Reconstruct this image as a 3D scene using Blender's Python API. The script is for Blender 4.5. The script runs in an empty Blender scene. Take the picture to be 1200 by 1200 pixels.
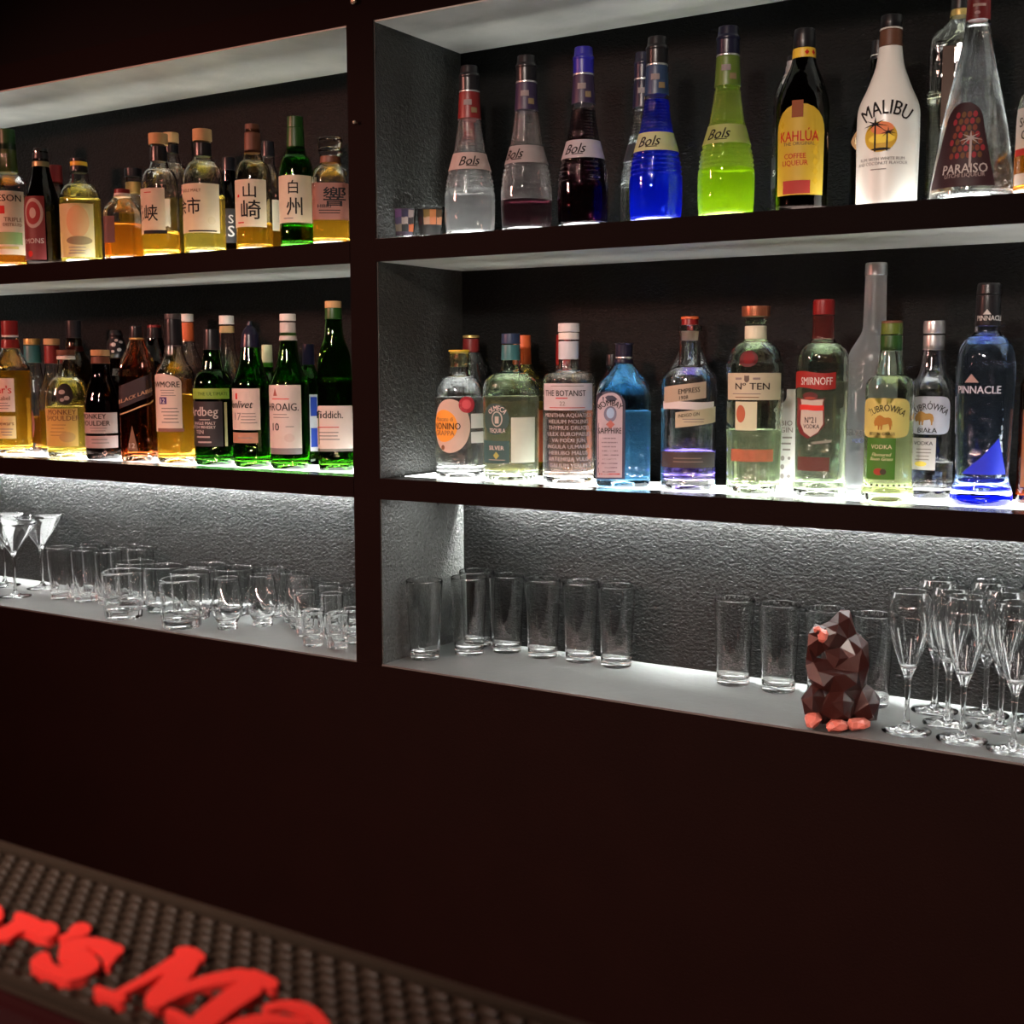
import bpy, bmesh, math, random
from mathutils import Vector, Matrix

random.seed(7)
S = bpy.context.scene
COL = S.collection
PI = math.pi

# ------------------------------------------------------------------ camera
CX, CY, CZ = 1.3593, -1.7258, 0.188
YAW, PITCH, ROLL, FPX = 0.5615, 0.1129, -0.0021, 1472.28
_cy, _sy, _cp, _sp = math.cos(YAW), math.sin(YAW), math.cos(PITCH), math.sin(PITCH)
FWD = Vector((-_sy * _cp, _cy * _cp, -_sp))
_r0 = Vector((_cy, _sy, 0)); _u0 = _r0.cross(FWD)
RIGHT = math.cos(ROLL) * _r0 + math.sin(ROLL) * _u0
UP = -math.sin(ROLL) * _r0 + math.cos(ROLL) * _u0
CAM = Vector((CX, CY, CZ))
cd = bpy.data.cameras.new('camera')
cam = bpy.data.objects.new('camera', cd); COL.objects.link(cam)
M3 = Matrix((RIGHT, UP, -FWD)).transposed()
cam.matrix_world = Matrix.Translation(CAM) @ M3.to_4x4()
cd.sensor_width = 36; cd.lens = 36 * FPX / 1200
cd.clip_start = 0.02
cd.dof.use_dof = True; cd.dof.focus_distance = 2.15; cd.dof.aperture_fstop = 9
S.camera = cam

# ------------------------------------------------------------------ world, lamps, exposure
w = bpy.data.worlds.new('world'); S.world = w; w.use_nodes = True
w.node_tree.nodes['Background'].inputs[0].default_value = (0.9, 0.45, 0.4, 1)
w.node_tree.nodes['Background'].inputs[1].default_value = 0.012
S.view_settings.view_transform = 'Standard'
try: S.view_settings.look = 'None'
except Exception: pass
S.view_settings.exposure = 0.0; S.view_settings.gamma = 1.0
S.view_settings.use_curve_mapping = False
S.cycles.use_denoising = True
S.cycles.max_bounces = 24; S.cycles.transmission_bounces = 24; S.cycles.glossy_bounces = 8
S.cycles.diffuse_bounces = 4; S.cycles.transparent_max_bounces = 16
S.cycles.sample_clamp_indirect = 14.0; S.cycles.blur_glossy = 0.3
S.cycles.caustics_reflective = True; S.cycles.caustics_refractive = True

def area(name, loc, target, size, power, color):
    d = bpy.data.lights.new(name, 'AREA'); d.shape = 'DISK'; d.size = size
    d.energy = power; d.color = color
    o = bpy.data.objects.new(name, d); COL.objects.link(o)
    o.location = loc
    o.rotation_euler = (Vector(target) - Vector(loc)).to_track_quat('-Z', 'Y').to_euler()
    return o
def spot(name, loc, target, angle, power, color, radius=0.15):
    d = bpy.data.lights.new(name, 'SPOT'); d.spot_size = math.radians(angle); d.spot_blend = 0.55
    d.energy = power; d.color = color; d.shadow_soft_size = radius
    o = bpy.data.objects.new(name, d); COL.objects.link(o); o.location = loc
    o.rotation_euler = (Vector(target) - Vector(loc)).to_track_quat('-Z', 'Y').to_euler()
    return o
spot('red_room_lamp', (-2.0, -2.6, 1.1), (-0.55, 0, -0.28), 50, 330, (1.0, 0.36, 0.27))     # shaded lamps of the room
spot('warm_room_lamp', (0.9, -2.9, 1.3), (0.35, 0, -0.2), 42, 240, (1.0, 0.86, 0.76))
area('mat_fill_lamp', (0.3, -1.75, 1.15), (0.85, -1.25, -0.2), 0.16, 9, (1.0, 0.52, 0.40))   # fill lamp added over the counter to light the mat
LED = 9.0        # radiance of the light panels let into the shelves
DOWN = 11.0
STRIP = 1300.0     # radiance of the narrow strips under the middle shelves

# ------------------------------------------------------------------ projection helpers (photo pixel -> point in the room)
def pray(u, v):
    return FWD + RIGHT * ((u - 600) / FPX) - UP * ((v - 600) / FPX)
def at_y(u, v, y):
    d = pray(u, v); return CAM + d * ((y - CY) / d.y)
def at_z(u, v, z):
    d = pray(u, v); return CAM + d * ((z - CZ) / d.z)
HF = Vector((-_sy, _cy, 0))

# ------------------------------------------------------------------ materials
MATS = {}
def nodes(name):
    m = bpy.data.materials.new(name); m.use_nodes = True
    nt = m.node_tree; b = nt.nodes['Principled BSDF']
    return m, nt, b
def pm(name, col, rough=0.5, metal=0.0, spec=0.5, trans=0.0, ior=1.45, coat=0.0):
    if name in MATS: return MATS[name]
    m, nt, b = nodes(name)
    b.inputs['Base Color'].default_value = (*col, 1)
    b.inputs['Roughness'].default_value = rough
    b.inputs['Metallic'].default_value = metal
    b.inputs['Specular IOR Level'].default_value = spec
    b.inputs['Transmission Weight'].default_value = trans
    b.inputs['IOR'].default_value = ior
    b.inputs['Coat Weight'].default_value = coat
    MATS[name] = m
    return m
def paper(col):
    key = 'paper_%d_%d_%d' % tuple(int(c * 255) for c in col)
    if key in MATS: return MATS[key]
    m, nt, b = nodes(key)
    b.inputs['Roughness'].default_value = 0.55
    tc = nt.nodes.new('ShaderNodeTexCoord'); n = nt.nodes.new('ShaderNodeTexNoise')
    n.inputs['Scale'].default_value = 60; n.inputs['Detail'].default_value = 3
    nt.links.new(tc.outputs['Object'], n.inputs['Vector'])
    mx = nt.nodes.new('ShaderNodeMix'); mx.data_type = 'RGBA'
    mx.inputs[6].default_value = (*[c * 0.88 for c in col], 1); mx.inputs[7].default_value = (*col, 1)
    nt.links.new(n.outputs['Fac'], mx.inputs[0]); nt.links.new(mx.outputs[2], b.inputs['Base Color'])
    t = nt.nodes.new('ShaderNodeBsdfTranslucent'); nt.links.new(mx.outputs[2], t.inputs['Color'])
    ms = nt.nodes.new('ShaderNodeMixShader'); ms.inputs[0].default_value = 0.35
    nt.links.new(b.outputs[0], ms.inputs[1]); nt.links.new(t.outputs[0], ms.inputs[2])
    nt.links.new(ms.outputs[0], nt.nodes['Material Output'].inputs[0])
    MATS[key] = m
    return m
def ink(col):
    if min(col) > 0.45: return paper(col)
    return pm('ink_%d_%d_%d' % tuple(int(c * 255) for c in col), col, 0.6, 0, 0.2)
def glass(name, col, rough=0.0, ior=1.5, wavy=0.0009, frost_glow=0.0):
    key = 'glass_' + name
    if key in MATS: return MATS[key]
    m = pm(key, col, rough, 0, 0.5, 1.0, ior); nt = m.node_tree; b = nt.nodes['Principled BSDF']
    if wavy:      # the slight waviness of moulded bottle glass
        tc = nt.nodes.new('ShaderNodeTexCoord'); n = nt.nodes.new('ShaderNodeTexNoise')
        n.inputs['Scale'].default_value = 55; n.inputs['Detail'].default_value = 1.5
        nt.links.new(tc.outputs['Object'], n.inputs['Vector'])
        bp = nt.nodes.new('ShaderNodeBump'); bp.inputs['Distance'].default_value = wavy
        nt.links.new(n.outputs['Fac'], bp.inputs['Height']); nt.links.new(bp.outputs[0], b.inputs['Normal'])
    if frost_glow:  # translucent share: frosting, and an added glow in the ribbed and lime glass
        t = nt.nodes.new('ShaderNodeBsdfTranslucent'); t.inputs['Color'].default_value = (*col, 1)
        ms = nt.nodes.new('ShaderNodeMixShader'); ms.inputs[0].default_value = frost_glow
        nt.links.new(b.outputs[0], ms.inputs[1]); nt.links.new(t.outputs[0], ms.inputs[2])
        nt.links.new(ms.outputs[0], nt.nodes['Material Output'].inputs[0])
    return m
def liquid(name, col, glow_mix=0.0):
    key = 'liquid_' + name
    if key in MATS: return MATS[key]
    m = pm(key, col, 0.0, 0, 0.5, 1.0, 1.34)
    if glow_mix > 0:  # translucent share added to make the liquid glow
        nt = m.node_tree; b = nt.nodes['Principled BSDF']
        t = nt.nodes.new('ShaderNodeBsdfTranslucent'); t.inputs['Color'].default_value = (*col, 1)
        ms = nt.nodes.new('ShaderNodeMixShader'); ms.inputs[0].default_value = glow_mix
        nt.links.new(b.outputs[0], ms.inputs[1]); nt.links.new(t.outputs[0], ms.inputs[2])
        nt.links.new(ms.outputs[0], nt.nodes['Material Output'].inputs[0])
    return m
def emit(name, col, strength):
    m = bpy.data.materials.new(name); m.use_nodes = True; nt = m.node_tree
    nt.nodes.remove(nt.nodes['Principled BSDF'])
    e = nt.nodes.new('ShaderNodeEmission'); e.inputs[0].default_value = (*col, 1); e.inputs[1].default_value = strength
    nt.links.new(e.outputs[0], nt.nodes['Material Output'].inputs[0]); MATS[name] = m
    return m
def plaster(name, col, rough, scale, dist, stretch=1.0, spec=0.4, mott=0.25, strength=1.0):
    m, nt, b = nodes(name)
    b.inputs['Roughness'].default_value = rough; b.inputs['Specular IOR Level'].default_value = spec
    tc = nt.nodes.new('ShaderNodeTexCoord'); mp = nt.nodes.new('ShaderNodeMapping')
    mp.inputs['Scale'].default_value = (1, 1, stretch)
    nt.links.new(tc.outputs['Object'], mp.inputs['Vector'])
    n1 = nt.nodes.new('ShaderNodeTexNoise'); n1.inputs['Scale'].default_value = scale
    n1.inputs['Detail'].default_value = 3; n1.inputs['Roughness'].default_value = 0.55; n1.inputs['Distortion'].default_value = 0.6
    nt.links.new(mp.outputs[0], n1.inputs['Vector'])
    bp = nt.nodes.new('ShaderNodeBump'); bp.inputs['Distance'].default_value = dist; bp.inputs['Strength'].default_value = strength
    nt.links.new(n1.outputs['Fac'], bp.inputs['Height']); nt.links.new(bp.outputs[0], b.inputs['Normal'])
    n2 = nt.nodes.new('ShaderNodeTexNoise'); n2.inputs['Scale'].default_value = 9; n2.inputs['Detail'].default_value = 6
    nt.links.new(tc.outputs['Object'], n2.inputs['Vector'])
    mx = nt.nodes.new('ShaderNodeMix'); mx.data_type = 'RGBA'
    mx.inputs[6].default_value = (*[c * (1 - mott) for c in col], 1); mx.inputs[7].default_value = (*[c * (1 + mott) for c in col], 1)
    nt.links.new(n2.outputs['Fac'], mx.inputs[0]); nt.links.new(mx.outputs[2], b.inputs['Base Color'])
    MATS[name] = m
    return m

M_FRONT = plaster('maroon_black_paint', (0.0042, 0.0015, 0.0012), 0.65, 260, 0.0006, 1, 0.04, 0.2, 0.6)
M_BACK = plaster('charcoal_plaster', (0.0075, 0.0078, 0.0075), 0.36, 150, 0.0026, 1.9, 0.07, 0.15)
M_SIDE = plaster('charcoal_plaster_side', (0.036, 0.038, 0.035), 0.45, 130, 0.004, 1.3, 0.45, 0.15)
M_UNDER = plaster('grey_soffit_paint', (0.42, 0.415, 0.375), 0.6, 60, 0.0008, 1, 0.4, 0.42)
M_LEDGE = plaster('grey_ledge_paint', (0.080, 0.085, 0.082), 0.42, 45, 0.0004, 1, 0.4, 0.3)
M_TOP = plaster('dark_shelf_lacquer', (0.03, 0.026, 0.024), 0.22, 80, 0.0003, 1, 0.5, 0.2)
M_BLACK = pm('unlit_recess_black', (0.004, 0.003, 0.003), 0.8, 0, 0.1)  # black stands in for the unlit recess above the header
M_LED = emit('white_led_panel', (0.98, 1.0, 0.97), LED)
M_DOWN = emit('white_down_light', (0.98, 1.0, 0.98), DOWN)
C_SHIELD = pm('dull_aluminium', (.3, .3, .3), .5, .6)
M_STRIP = emit('white_led_strip', (0.98, 1.0, 0.98), STRIP)

# ------------------------------------------------------------------ mesh helpers
def link(name, me, mat=None, parent=None, smooth=False):
    o = bpy.data.objects.new(name, me); COL.objects.link(o)
    if mat is not None and not me.materials: me.materials.append(mat)
    if smooth:
        for p in me.polygons: p.use_smooth = True
    if parent is not None: o.parent = parent
    return o
def mesh(name, vs, fs):
    me = bpy.data.meshes.new(name); me.from_pydata([tuple(v) for v in vs], [], fs); me.update()
    return me
def box(name, x0, x1, y0, y1, z0, z1, mat, parent=None, off=(0, 0, 0), bev=0.0):
    bm = bmesh.new(); bmesh.ops.create_cube(bm, size=1)
    for v in bm.verts:
        v.co = Vector(((x0 + x1) / 2 + v.co.x * (x1 - x0), (y0 + y1) / 2 + v.co.y * (y1 - y0), (z0 + z1) / 2 + v.co.z * (z1 - z0))) - Vector(off)
    if bev: bmesh.ops.bevel(bm, geom=bm.edges[:], offset=bev, segments=2, affect='EDGES')
    me = bpy.data.meshes.new(name); bm.to_mesh(me); bm.free()
    return link(name, me, mat, parent)
def tag(o, label, cat, group=None, kind=None):
    if kind == 'structure':
        o['kind'] = 'structure'
    o['label'] = label; o['category'] = cat
    if group: o['group'] = group
    return o
def empty(name, loc, label, cat, group=None):
    o = bpy.data.objects.new(name, None); COL.objects.link(o); o.location = loc
    o.empty_display_size = 0.02
    return tag(o, label, cat, group)

def fillet(pts, default):
    """round the corners of a profile [(r, z, rad)]"""
    out = [(pts[0][0], pts[0][1])]
    for i in range(1, len(pts) - 1):
        p = Vector(pts[i][:2]); a = Vector(pts[i - 1][:2]); b = Vector(pts[i + 1][:2])
        rad = pts[i][2] if len(pts[i]) > 2 and pts[i][2] is not None else default
        la, lb = (a - p).length, (b - p).length
        d = min(rad, la * 0.48, lb * 0.48)
        if d < 2e-4: out.append(tuple(p)); continue
        A = p + (a - p) / la * d; B = p + (b - p) / lb * d
        for k in range(6):
            t = k / 5
            out.append(tuple(A * (1 - t) ** 2 + p * 2 * t * (1 - t) + B * t * t))
    out.append((pts[-1][0], pts[-1][1]))
    return out
def resample(prof, step):
    out = [prof[0]]
    for a, b in zip(prof, prof[1:]):
        L = math.hypot(b[0] - a[0], b[1] - a[1]); n = max(1, int(L / step))
        for k in range(1, n + 1): out.append((a[0] + (b[0] - a[0]) * k / n, a[1] + (b[1] - a[1]) * k / n))
    return out
def lathe_data(prof, seg=40, cross=None):
    vs, fs, rings = [], [], []
    for r, z in prof:
        if r < 1e-6:
            rings.append([len(vs)]); vs.append((0, 0, z))
        else:
            ring = []
            for k in range(seg):
                th = 2 * PI * k / seg
                m = cross(th, r, z) if cross else 1.0
                ring.append(len(vs)); vs.append((r * m * math.sin(th), -r * m * math.cos(th), z))
            rings.append(ring)
    for a, b in zip(rings, rings[1:]):
        if len(a) == 1 and len(b) == 1: continue
        for k in range(seg):
            k2 = (k + 1) % seg
            if len(a) == 1: fs.append((a[0], b[k2], b[k]))
            elif len(b) == 1: fs.append((a[k], a[k2], b[0]))
            else: fs.append((a[k], a[k2], b[k2], b[k]))
    return vs, fs
def lathe(name, prof, mat, parent=None, seg=40, cross=None, smooth=True):
    vs, fs = lathe_data(prof, seg, cross)
    return link(name, mesh(name, vs, fs), mat, parent, smooth)

_txt = {}
def text_shape(s):
    if s not in _txt:
        c = bpy.data.curves.new('lettering', 'FONT'); c.body = s; c.resolution_u = 2; c.offset = 0.008 if any(ord(ch) > 0x3000 for ch in s) else 0.0
        o = bpy.data.objects.new('lettering', c); COL.objects.link(o)
        dg = bpy.context.evaluated_depsgraph_get(); dg.update()
        me = bpy.data.meshes.new_from_object(o.evaluated_get(dg))
        vs = [(v.co.x, v.co.y) for v in me.vertices]; fs = [tuple(p.vertices) for p in me.polygons]
        bpy.data.objects.remove(o); bpy.data.curves.remove(c); bpy.data.meshes.remove(me)
        vs, fs = refine(vs, fs, 0.22)
        if not any(ord(ch) > 0x3000 for ch in s):      # heavier strokes: two copies a little apart
            n_ = len(vs); vs, fs = [(x - .012, y) for x, y in vs] + [(x + .012, y) for x, y in vs], fs + [tuple(i + n_ for i in f) for f in fs]
        xs = [v[0] for v in vs]; x0, x1 = min(xs), max(xs)
        cjk = any(ord(ch) > 0x3000 for ch in s)
        _txt[s] = ([((x - x0) , y) for x, y in vs], fs, x1 - x0, 0.86 if cjk else 0.73)
    return _txt[s]

def star(boundary, rings=5):
    """2D filled shape, star-shaped about its centroid, as a fine fan"""
    n = len(boundary)
    cx = sum(p[0] for p in boundary) / n; cy = sum(p[1] for p in boundary) / n
    vs = [(cx, cy)]; fs = []
    for k in range(1, rings + 1):
        t = k / rings
        for p in boundary: vs.append((cx + (p[0] - cx) * t, cy + (p[1] - cy) * t))
    for i in range(n):
        j = (i + 1) % n
        fs.append((0, 1 + i, 1 + j))
        for k in range(1, rings):
            a = 1 + (k - 1) * n; b = 1 + k * n
            fs.append((a + i, b + i, b + j, a + j))
    return vs, fs
def refine(vs, fs, maxlen, rounds=4):
    bm = bmesh.new(); bv = [bm.verts.new((v[0], v[1], 0)) for v in vs]
    for f in fs:
        try: bm.faces.new([bv[i] for i in f])
        except ValueError: pass
    for _ in range(rounds):
        es = [e for e in bm.edges if e.calc_length() > maxlen]
        if not es: break
        bmesh.ops.subdivide_edges(bm, edges=es, cuts=1)
        bmesh.ops.triangulate(bm, faces=[f for f in bm.faces if len(f.verts) > 3])
    bm.verts.index_update()
    out = [(v.co.x, v.co.y) for v in bm.verts], [tuple(v.index for v in f.verts) for f in bm.faces]
    bm.free()
    return out
def tess(b):
    from mathutils.geometry import tessellate_polygon
    v, f = refine([(p[0] * .035, p[1]) for p in b], [tuple(t) for t in tessellate_polygon([[Vector((p[0] * 35, p[1] * 1000, 0)) for p in b]])], 0.003)
    return [(p[0] / .035, p[1]) for p in v], f
def dense(poly, step):
    out = []
    for a, b in zip(poly, poly[1:] + poly[:1]):
        n = max(1, int(math.hypot(b[0] - a[0], b[1] - a[1]) / step))
        for k in range(n): out.append((a[0] + (b[0] - a[0]) * k / n, a[1] + (b[1] - a[1]) * k / n))
    return out
def shape2d(kind, x0, x1, z0, z1):
    cx, cz, a, b = (x0 + x1) / 2, (z0 + z1) / 2, (x1 - x0) / 2, (z1 - z0) / 2
    if kind == 'oval':
        return [(cx + a * math.cos(t * PI / 24), cz + b * math.sin(t * PI / 24)) for t in range(48)]
    if kind == 'round':   # rounded rectangle
        out = []
        for t in range(48):
            c, s_ = math.cos(t * PI / 24), math.sin(t * PI / 24)
            out.append((cx + a * math.copysign(abs(c) ** 0.4, c), cz + b * math.copysign(abs(s_) ** 0.4, s_)))
        return out
    if kind == 'arch':
        p = [(x0, z0), (x1, z0), (x1, z1 - min(a, b))]
        for t in range(1, 12):
            th = t * PI / 12; p.append((cx + a * math.cos(th), z1 - min(a, b) + min(a, b) * math.sin(th)))
        p.append((x0, z1 - min(a, b)))
    elif kind == 'softarch':
        p = [(x0, z0), (x1, z0), (x1, z1 - 0.3 * b)]
        for t in range(1, 12):
            th = t * PI / 12; p.append((cx + a * math.cos(th), z1 - 0.3 * b + 0.3 * b * math.sin(th)))
        p.append((x0, z1 - 0.3 * b))
    elif kind == 'trap':
        p = [(x0, z0), (x1, z0), (cx + a * 0.68, z1 - a * 0.55)]
        for t in range(1, 12):
            th = t * PI / 12; p.append((cx + a * 0.68 * math.cos(th), z1 - a * 0.55 + a * 0.55 * math.sin(th)))
        p.append((cx - a * 0.68, z1 - a * 0.55))
    elif kind == 'shield':
        p = [(cx, z0), (cx + a * 0.6, z0 + b * 0.25), (x1, z0 + b * 0.7), (x1 - a * .08, z1 - b * .2), (x1, z1), (cx, z1 - b * .06), (x0, z1), (x0 + a * .08, z1 - b * .2), (x0, z0 + b * 0.7), (cx - a * 0.6, z0 + b * 0.25)]
    elif kind == 'diamond':
        p = [(cx, z0), (x1, cz), (cx, z1), (x0, cz)]
    elif kind == 'slant':
        d = (x1 - x0) * 0.42
        p = [(x0, z0 - d / 2), (x1, z0 + d / 2), (x1, z1 + d / 2), (x0, z1 - d / 2)]
    elif kind == 'tilt':
        d = (x1 - x0) * 0.12
        p = [(x0, z0 - d / 2), (x1, z0 + d / 2), (x1, z1 + d / 2), (x0, z1 - d / 2)]
    elif kind == 'wave':
        p = []
        for t in range(13): p.append((x0 + (x1 - x0) * t / 12, z0 + b * .15 * math.sin(t * PI / 6)))
        for t in range(12, -1, -1): p.append((x0 + (x1 - x0) * t / 12, z1 + b * .15 * math.sin(t * PI / 6)))
    elif kind == 'frond':   # crown of a palm
        p = []
        for i in range(16):
            t = 2 * PI * i / 16; q = 1.0 if i % 2 == 0 else 0.22
            if i == 12: q = 0.3
            p.append((cx + a * q * math.cos(t), cz + b * (q * math.sin(t) - .35 * abs(q * math.cos(t)) ** 2)))
    elif kind == 'tri':
        p = [(x0, z0), (x1, z0), (cx, z1)]
    elif kind == 'peak':
        p = [(x0, z0), (x1, z0), (x1 - a * .2, z0 + b * .7), (x0 + a * 1.5, z1), (x0 + a * .8, z0 + b * .9)]
    elif kind == 'bull':   # a standing four-legged animal in profile, for the bison emblem
        q = [(0, .45), (.02, .62), (.08, .72), (.06, .82), (.13, .78), (.2, .92), (.34, 1), (.46, .93), (.6, .82), (.8, .84), (.93, .76), (.99, .55), (1, .2), (.96, .3), (.94, .5), (.95, .22), (.93, .0), (.86, .0), (.86, .2), (.8, .4), (.66, .36), (.52, .34), (.48, .15), (.48, .0), (.40, .0), (.40, .2), (.36, .3), (.32, .12), (.32, .0), (.25, .0), (.24, .25), (.18, .3), (.1, .22), (.04, .3)]
        p = [(x0 + (x1 - x0) * i, z0 + (z1 - z0) * j) for i, j in q]
    else:
        p = [(x0, z0), (x1, z0), (x1, z1), (x0, z1)]
    return dense(p, max(0.0015, (x1 - x0) / 14))

# ------------------------------------------------------------------ the built-in shelving (setting)
XL, ZT, ZA0, ZB0, ZC, D = -0.0571, 0.7708, 0.372, -0.0366, -0.3313, 0.257
ZA1, ZB1 = 0.41, 0.0
X0, X1 = -1.75, 2.15          # ends of the shelving
FLOOR = -1.22
def structure(o, label=None):
    o['kind'] = 'structure'
    if label: o['label'] = label
    return o
structure(box('wall_back', X0, X1, D, D + 0.05, ZC - 0.003, ZT + 0.05, M_BACK), 'dark charcoal textured plaster wall behind the shelves')
structure(box('wall_lower', X0, X1, 0, D + 0.05, FLOOR, ZC - 0.0033, M_FRONT), 'plain maroon black wall below the shelves')
structure(box('wall_upper', X0, X1, 0.05, D + 0.05, ZT + 0.05, 1.6, M_BLACK), 'recess above the shelves, its unlit dark put into a black colour')
post = structure(box('trim_1', XL, 0, 0, D, ZC - 0.003, ZT, M_FRONT), 'maroon black upright post between the two shelf units')
structure(box('wall_left', X0 - 0.06, X0, 0, D + 0.05, ZC - 0.003, ZT + 0.05, M_FRONT))
structure(box('wall_right', X1, X1 + 0.06, 0, D + 0.05, ZC - 0.003, ZT + 0.05, M_FRONT))
structure(box('trim_2', X0, X1, 0, D, ZT, ZT + 0.05, M_FRONT), 'maroon black header board above both shelf units')
structure(box('floor', -3.2, 3.2, -3.6, 0.0, FLOOR - 0.05, FLOOR, pm('dark_floor', (0.03, 0.022, 0.02), 0.5)))
# plastered cheeks of the post and painted soffits (thin coats that are the finish of the niche)
structure(box('plaster_cheek', 0.0, 0.002, 0.002, D, ZB1, ZA0, M_SIDE, post))
structure(box('plaster_cheek', 0.0, 0.002, 0.002, D, ZA1, ZT, M_SIDE, post))
structure(box('plaster_cheek', 0.0, 0.002, 0.002, D, ZC, ZB0, M_SIDE, post))
structure(box('plaster_cheek', XL - 0.002, XL, 0.002, D, ZC, ZB0, M_SIDE, post))
for xa, xb, nm in ((X0, XL, 'left'), (0.0, X1, 'right')):
    structure(box('soffit_' + nm, xa + 0.002, xb - 0.002, 0.003, D, ZT - 0.003, ZT, M_UNDER))

def shelf(xa, xb, z0, z1, label, px0, px1, strip):
    o = empty('wall_shelf', ((xa + xb) / 2, 0, z0), label, 'shelf', 'built-in back bar shelves')
    of = o.location
    box('board', xa, xb, 0.0, D, z0 + 0.003, z1, M_TOP, o, of, 0.0)
    box('front_edge', xa, xb, -0.001, 0.006, z0, z1 - 0.0002, M_FRONT, o, of)
    box('underside', xa + 0.002, xb - 0.002, 0.006, D, z0, z0 + 0.003, M_UNDER, o, of)
    if px0 is not None:
        p = box('light_panel', px0, px1, 0.055, 0.178, z1 - 0.003, z1 + 0.0002, M_LED, o, of)
        p['label'] = 'glowing white light panel let into the shelf top'
    if strip:
        q_ = box('down_light', xa + 0.03, xb - 0.03, 0.045, 0.15, z0 - 0.0015, z0, M_DOWN, o, of)
        q_['label'] = 'wide soft white light panel under the shelf'
        l_ = box('strip_profile', xa + 0.03, xb - 0.03, 0.2445, 0.2455, z0 - 0.020, z0, C_SHIELD, o, of)  # unseen lip, added to shield ledge and side wall from the strip
        l_['label'] = 'slim metal lip added to keep the strip light off the ledge'
        p = box('light_strip', xa + 0.05, xb - 0.05, 0.246, 0.253, z0 - 0.005, z0, M_STRIP, o, of)
        p['label'] = 'narrow white light strip under the shelf'
    return o
shelf(X0, XL, ZA0, ZA1, 'upper dark maroon shelf left of the post carrying whisky bottles', X0 + .03, XL - .03, False)
shelf(0.0, X1, ZA0, ZA1, 'upper dark maroon shelf right of the post carrying liqueur bottles', 0.014, X1 - .03, False)
shelf(X0, XL, ZB0, ZB1, 'middle dark maroon shelf left of the post carrying whisky bottles', X0 + .03, XL - .004, True)
shelf(0.0, X1, ZB0, ZB1, 'middle dark maroon shelf right of the post carrying gin and vodka bottles', 0.014, X1 - .03, True)
for xa, xb, lb in ((X0, XL, 'grey painted bottom ledge left of the post under cocktail glasses'), (0.0, X1, 'grey painted bottom ledge right of the post under tumblers and flutes')):
    tag(box('glass_ledge', xa, xb, 0.0005, D, ZC - 0.003, ZC, M_LEDGE), lb, 'ledge', 'built-in back bar shelves')

# ------------------------------------------------------------------ bottles
CL = glass('clear', (0.985, 0.99, 0.985))
CLG = glass('pale_green', (0.92, 0.985, 0.87))
GRN = glass('green', (0.11, 0.42, 0.06))
DGR = glass('deep_green', (0.07, 0.30, 0.06))
BRN = glass('brown', (0.28, 0.10, 0.04))
BLK = glass('near_black', (0.025, 0.018, 0.016), 0.03)
BLU = glass('pale_blue', (0.52, 0.82, 1.0))
FRO = glass('frosted', (0.86, 0.88, 0.88), 0.32, 1.5, 0, 0.3)
WHISKY = liquid('whisky', (0.99, 0.62, 0.08), 0.22)
PALE = liquid('pale_whisky', (0.99, 0.82, 0.20), 0.2)
AMBER = liquid('amber', (0.98, 0.42, 0.05), 0.22)
DARKL = liquid('dark_liqueur', (0.06, 0.012, 0.02))
WATER = liquid('clear_spirit', (0.985, 0.99, 0.99), 0.02)
BLUEL = liquid('bright_blue', (0.02, 0.07, 0.95), 0.35)
GREENL = liquid('yellow_green', (0.62, 0.84, 0.05), 0.25)
GINL = liquid('blue_gin', (0.62, 0.86, 1.0), 0.22)
def cm(name, col, rough=0.4, metal=0.0): return pm('cap_' + name, col, rough, metal)
C_BLACK = cm('black', (0.012, 0.012, 0.014), 0.3)
C_CORK = cm('cork', (0.52, 0.34, 0.15), 0.7)
C_WHITE = cm('white', (0.72, 0.70, 0.64), 0.45)
C_RED = cm('red', (0.19, 0.010, 0.010), 0.35)
C_DKRED = cm('dark_red', (0.16, 0.014, 0.014), 0.4)
C_GREEN = cm('green', (0.018, 0.075, 0.012), 0.4)
C_GOLD = cm('gold', (0.62, 0.46, 0.16), 0.35, 0.6)
C_SILVER = cm('silver', (0.62, 0.63, 0.63), 0.3, 0.8)
C_COPPER = cm('copper', (0.55, 0.22, 0.12), 0.3, 0.8)
C_BLUE = cm('blue', (0.022, 0.045, 0.10), 0.4)
C_NAVY = cm('navy', (0.010, 0.011, 0.028), 0.3)
C_BRIGHTBLUE = cm('bright_blue', (0.02, 0.018, 0.28), 0.35)
C_PURPLE = cm('purple', (0.028, 0.018, 0.050), 0.45)
C_ORANGE = cm('orange', (0.55, 0.11, 0.03), 0.45)
C_TEAL = cm('teal', (0.04, 0.16, 0.17), 0.35)
C_BROWN = cm('brown', (0.13, 0.05, 0.025), 0.5)
C_YELLOW = cm('yellow', (0.75, 0.48, 0.04), 0.45)
C_PGREEN = cm('pale_green', (0.55, 0.60, 0.36), 0.5)
C_OLIVE = cm('olive', (0.09, 0.15, 0.02), 0.4)
CREAM = (0.78, 0.68, 0.50); WHITE = (0.82, 0.80, 0.76); RED_LIT_WHITE = (0.80, 0.68, 0.60)  # the pinkish white has the room's red light put into the paper colour
K = (0.012, 0.01, 0.01)

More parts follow.
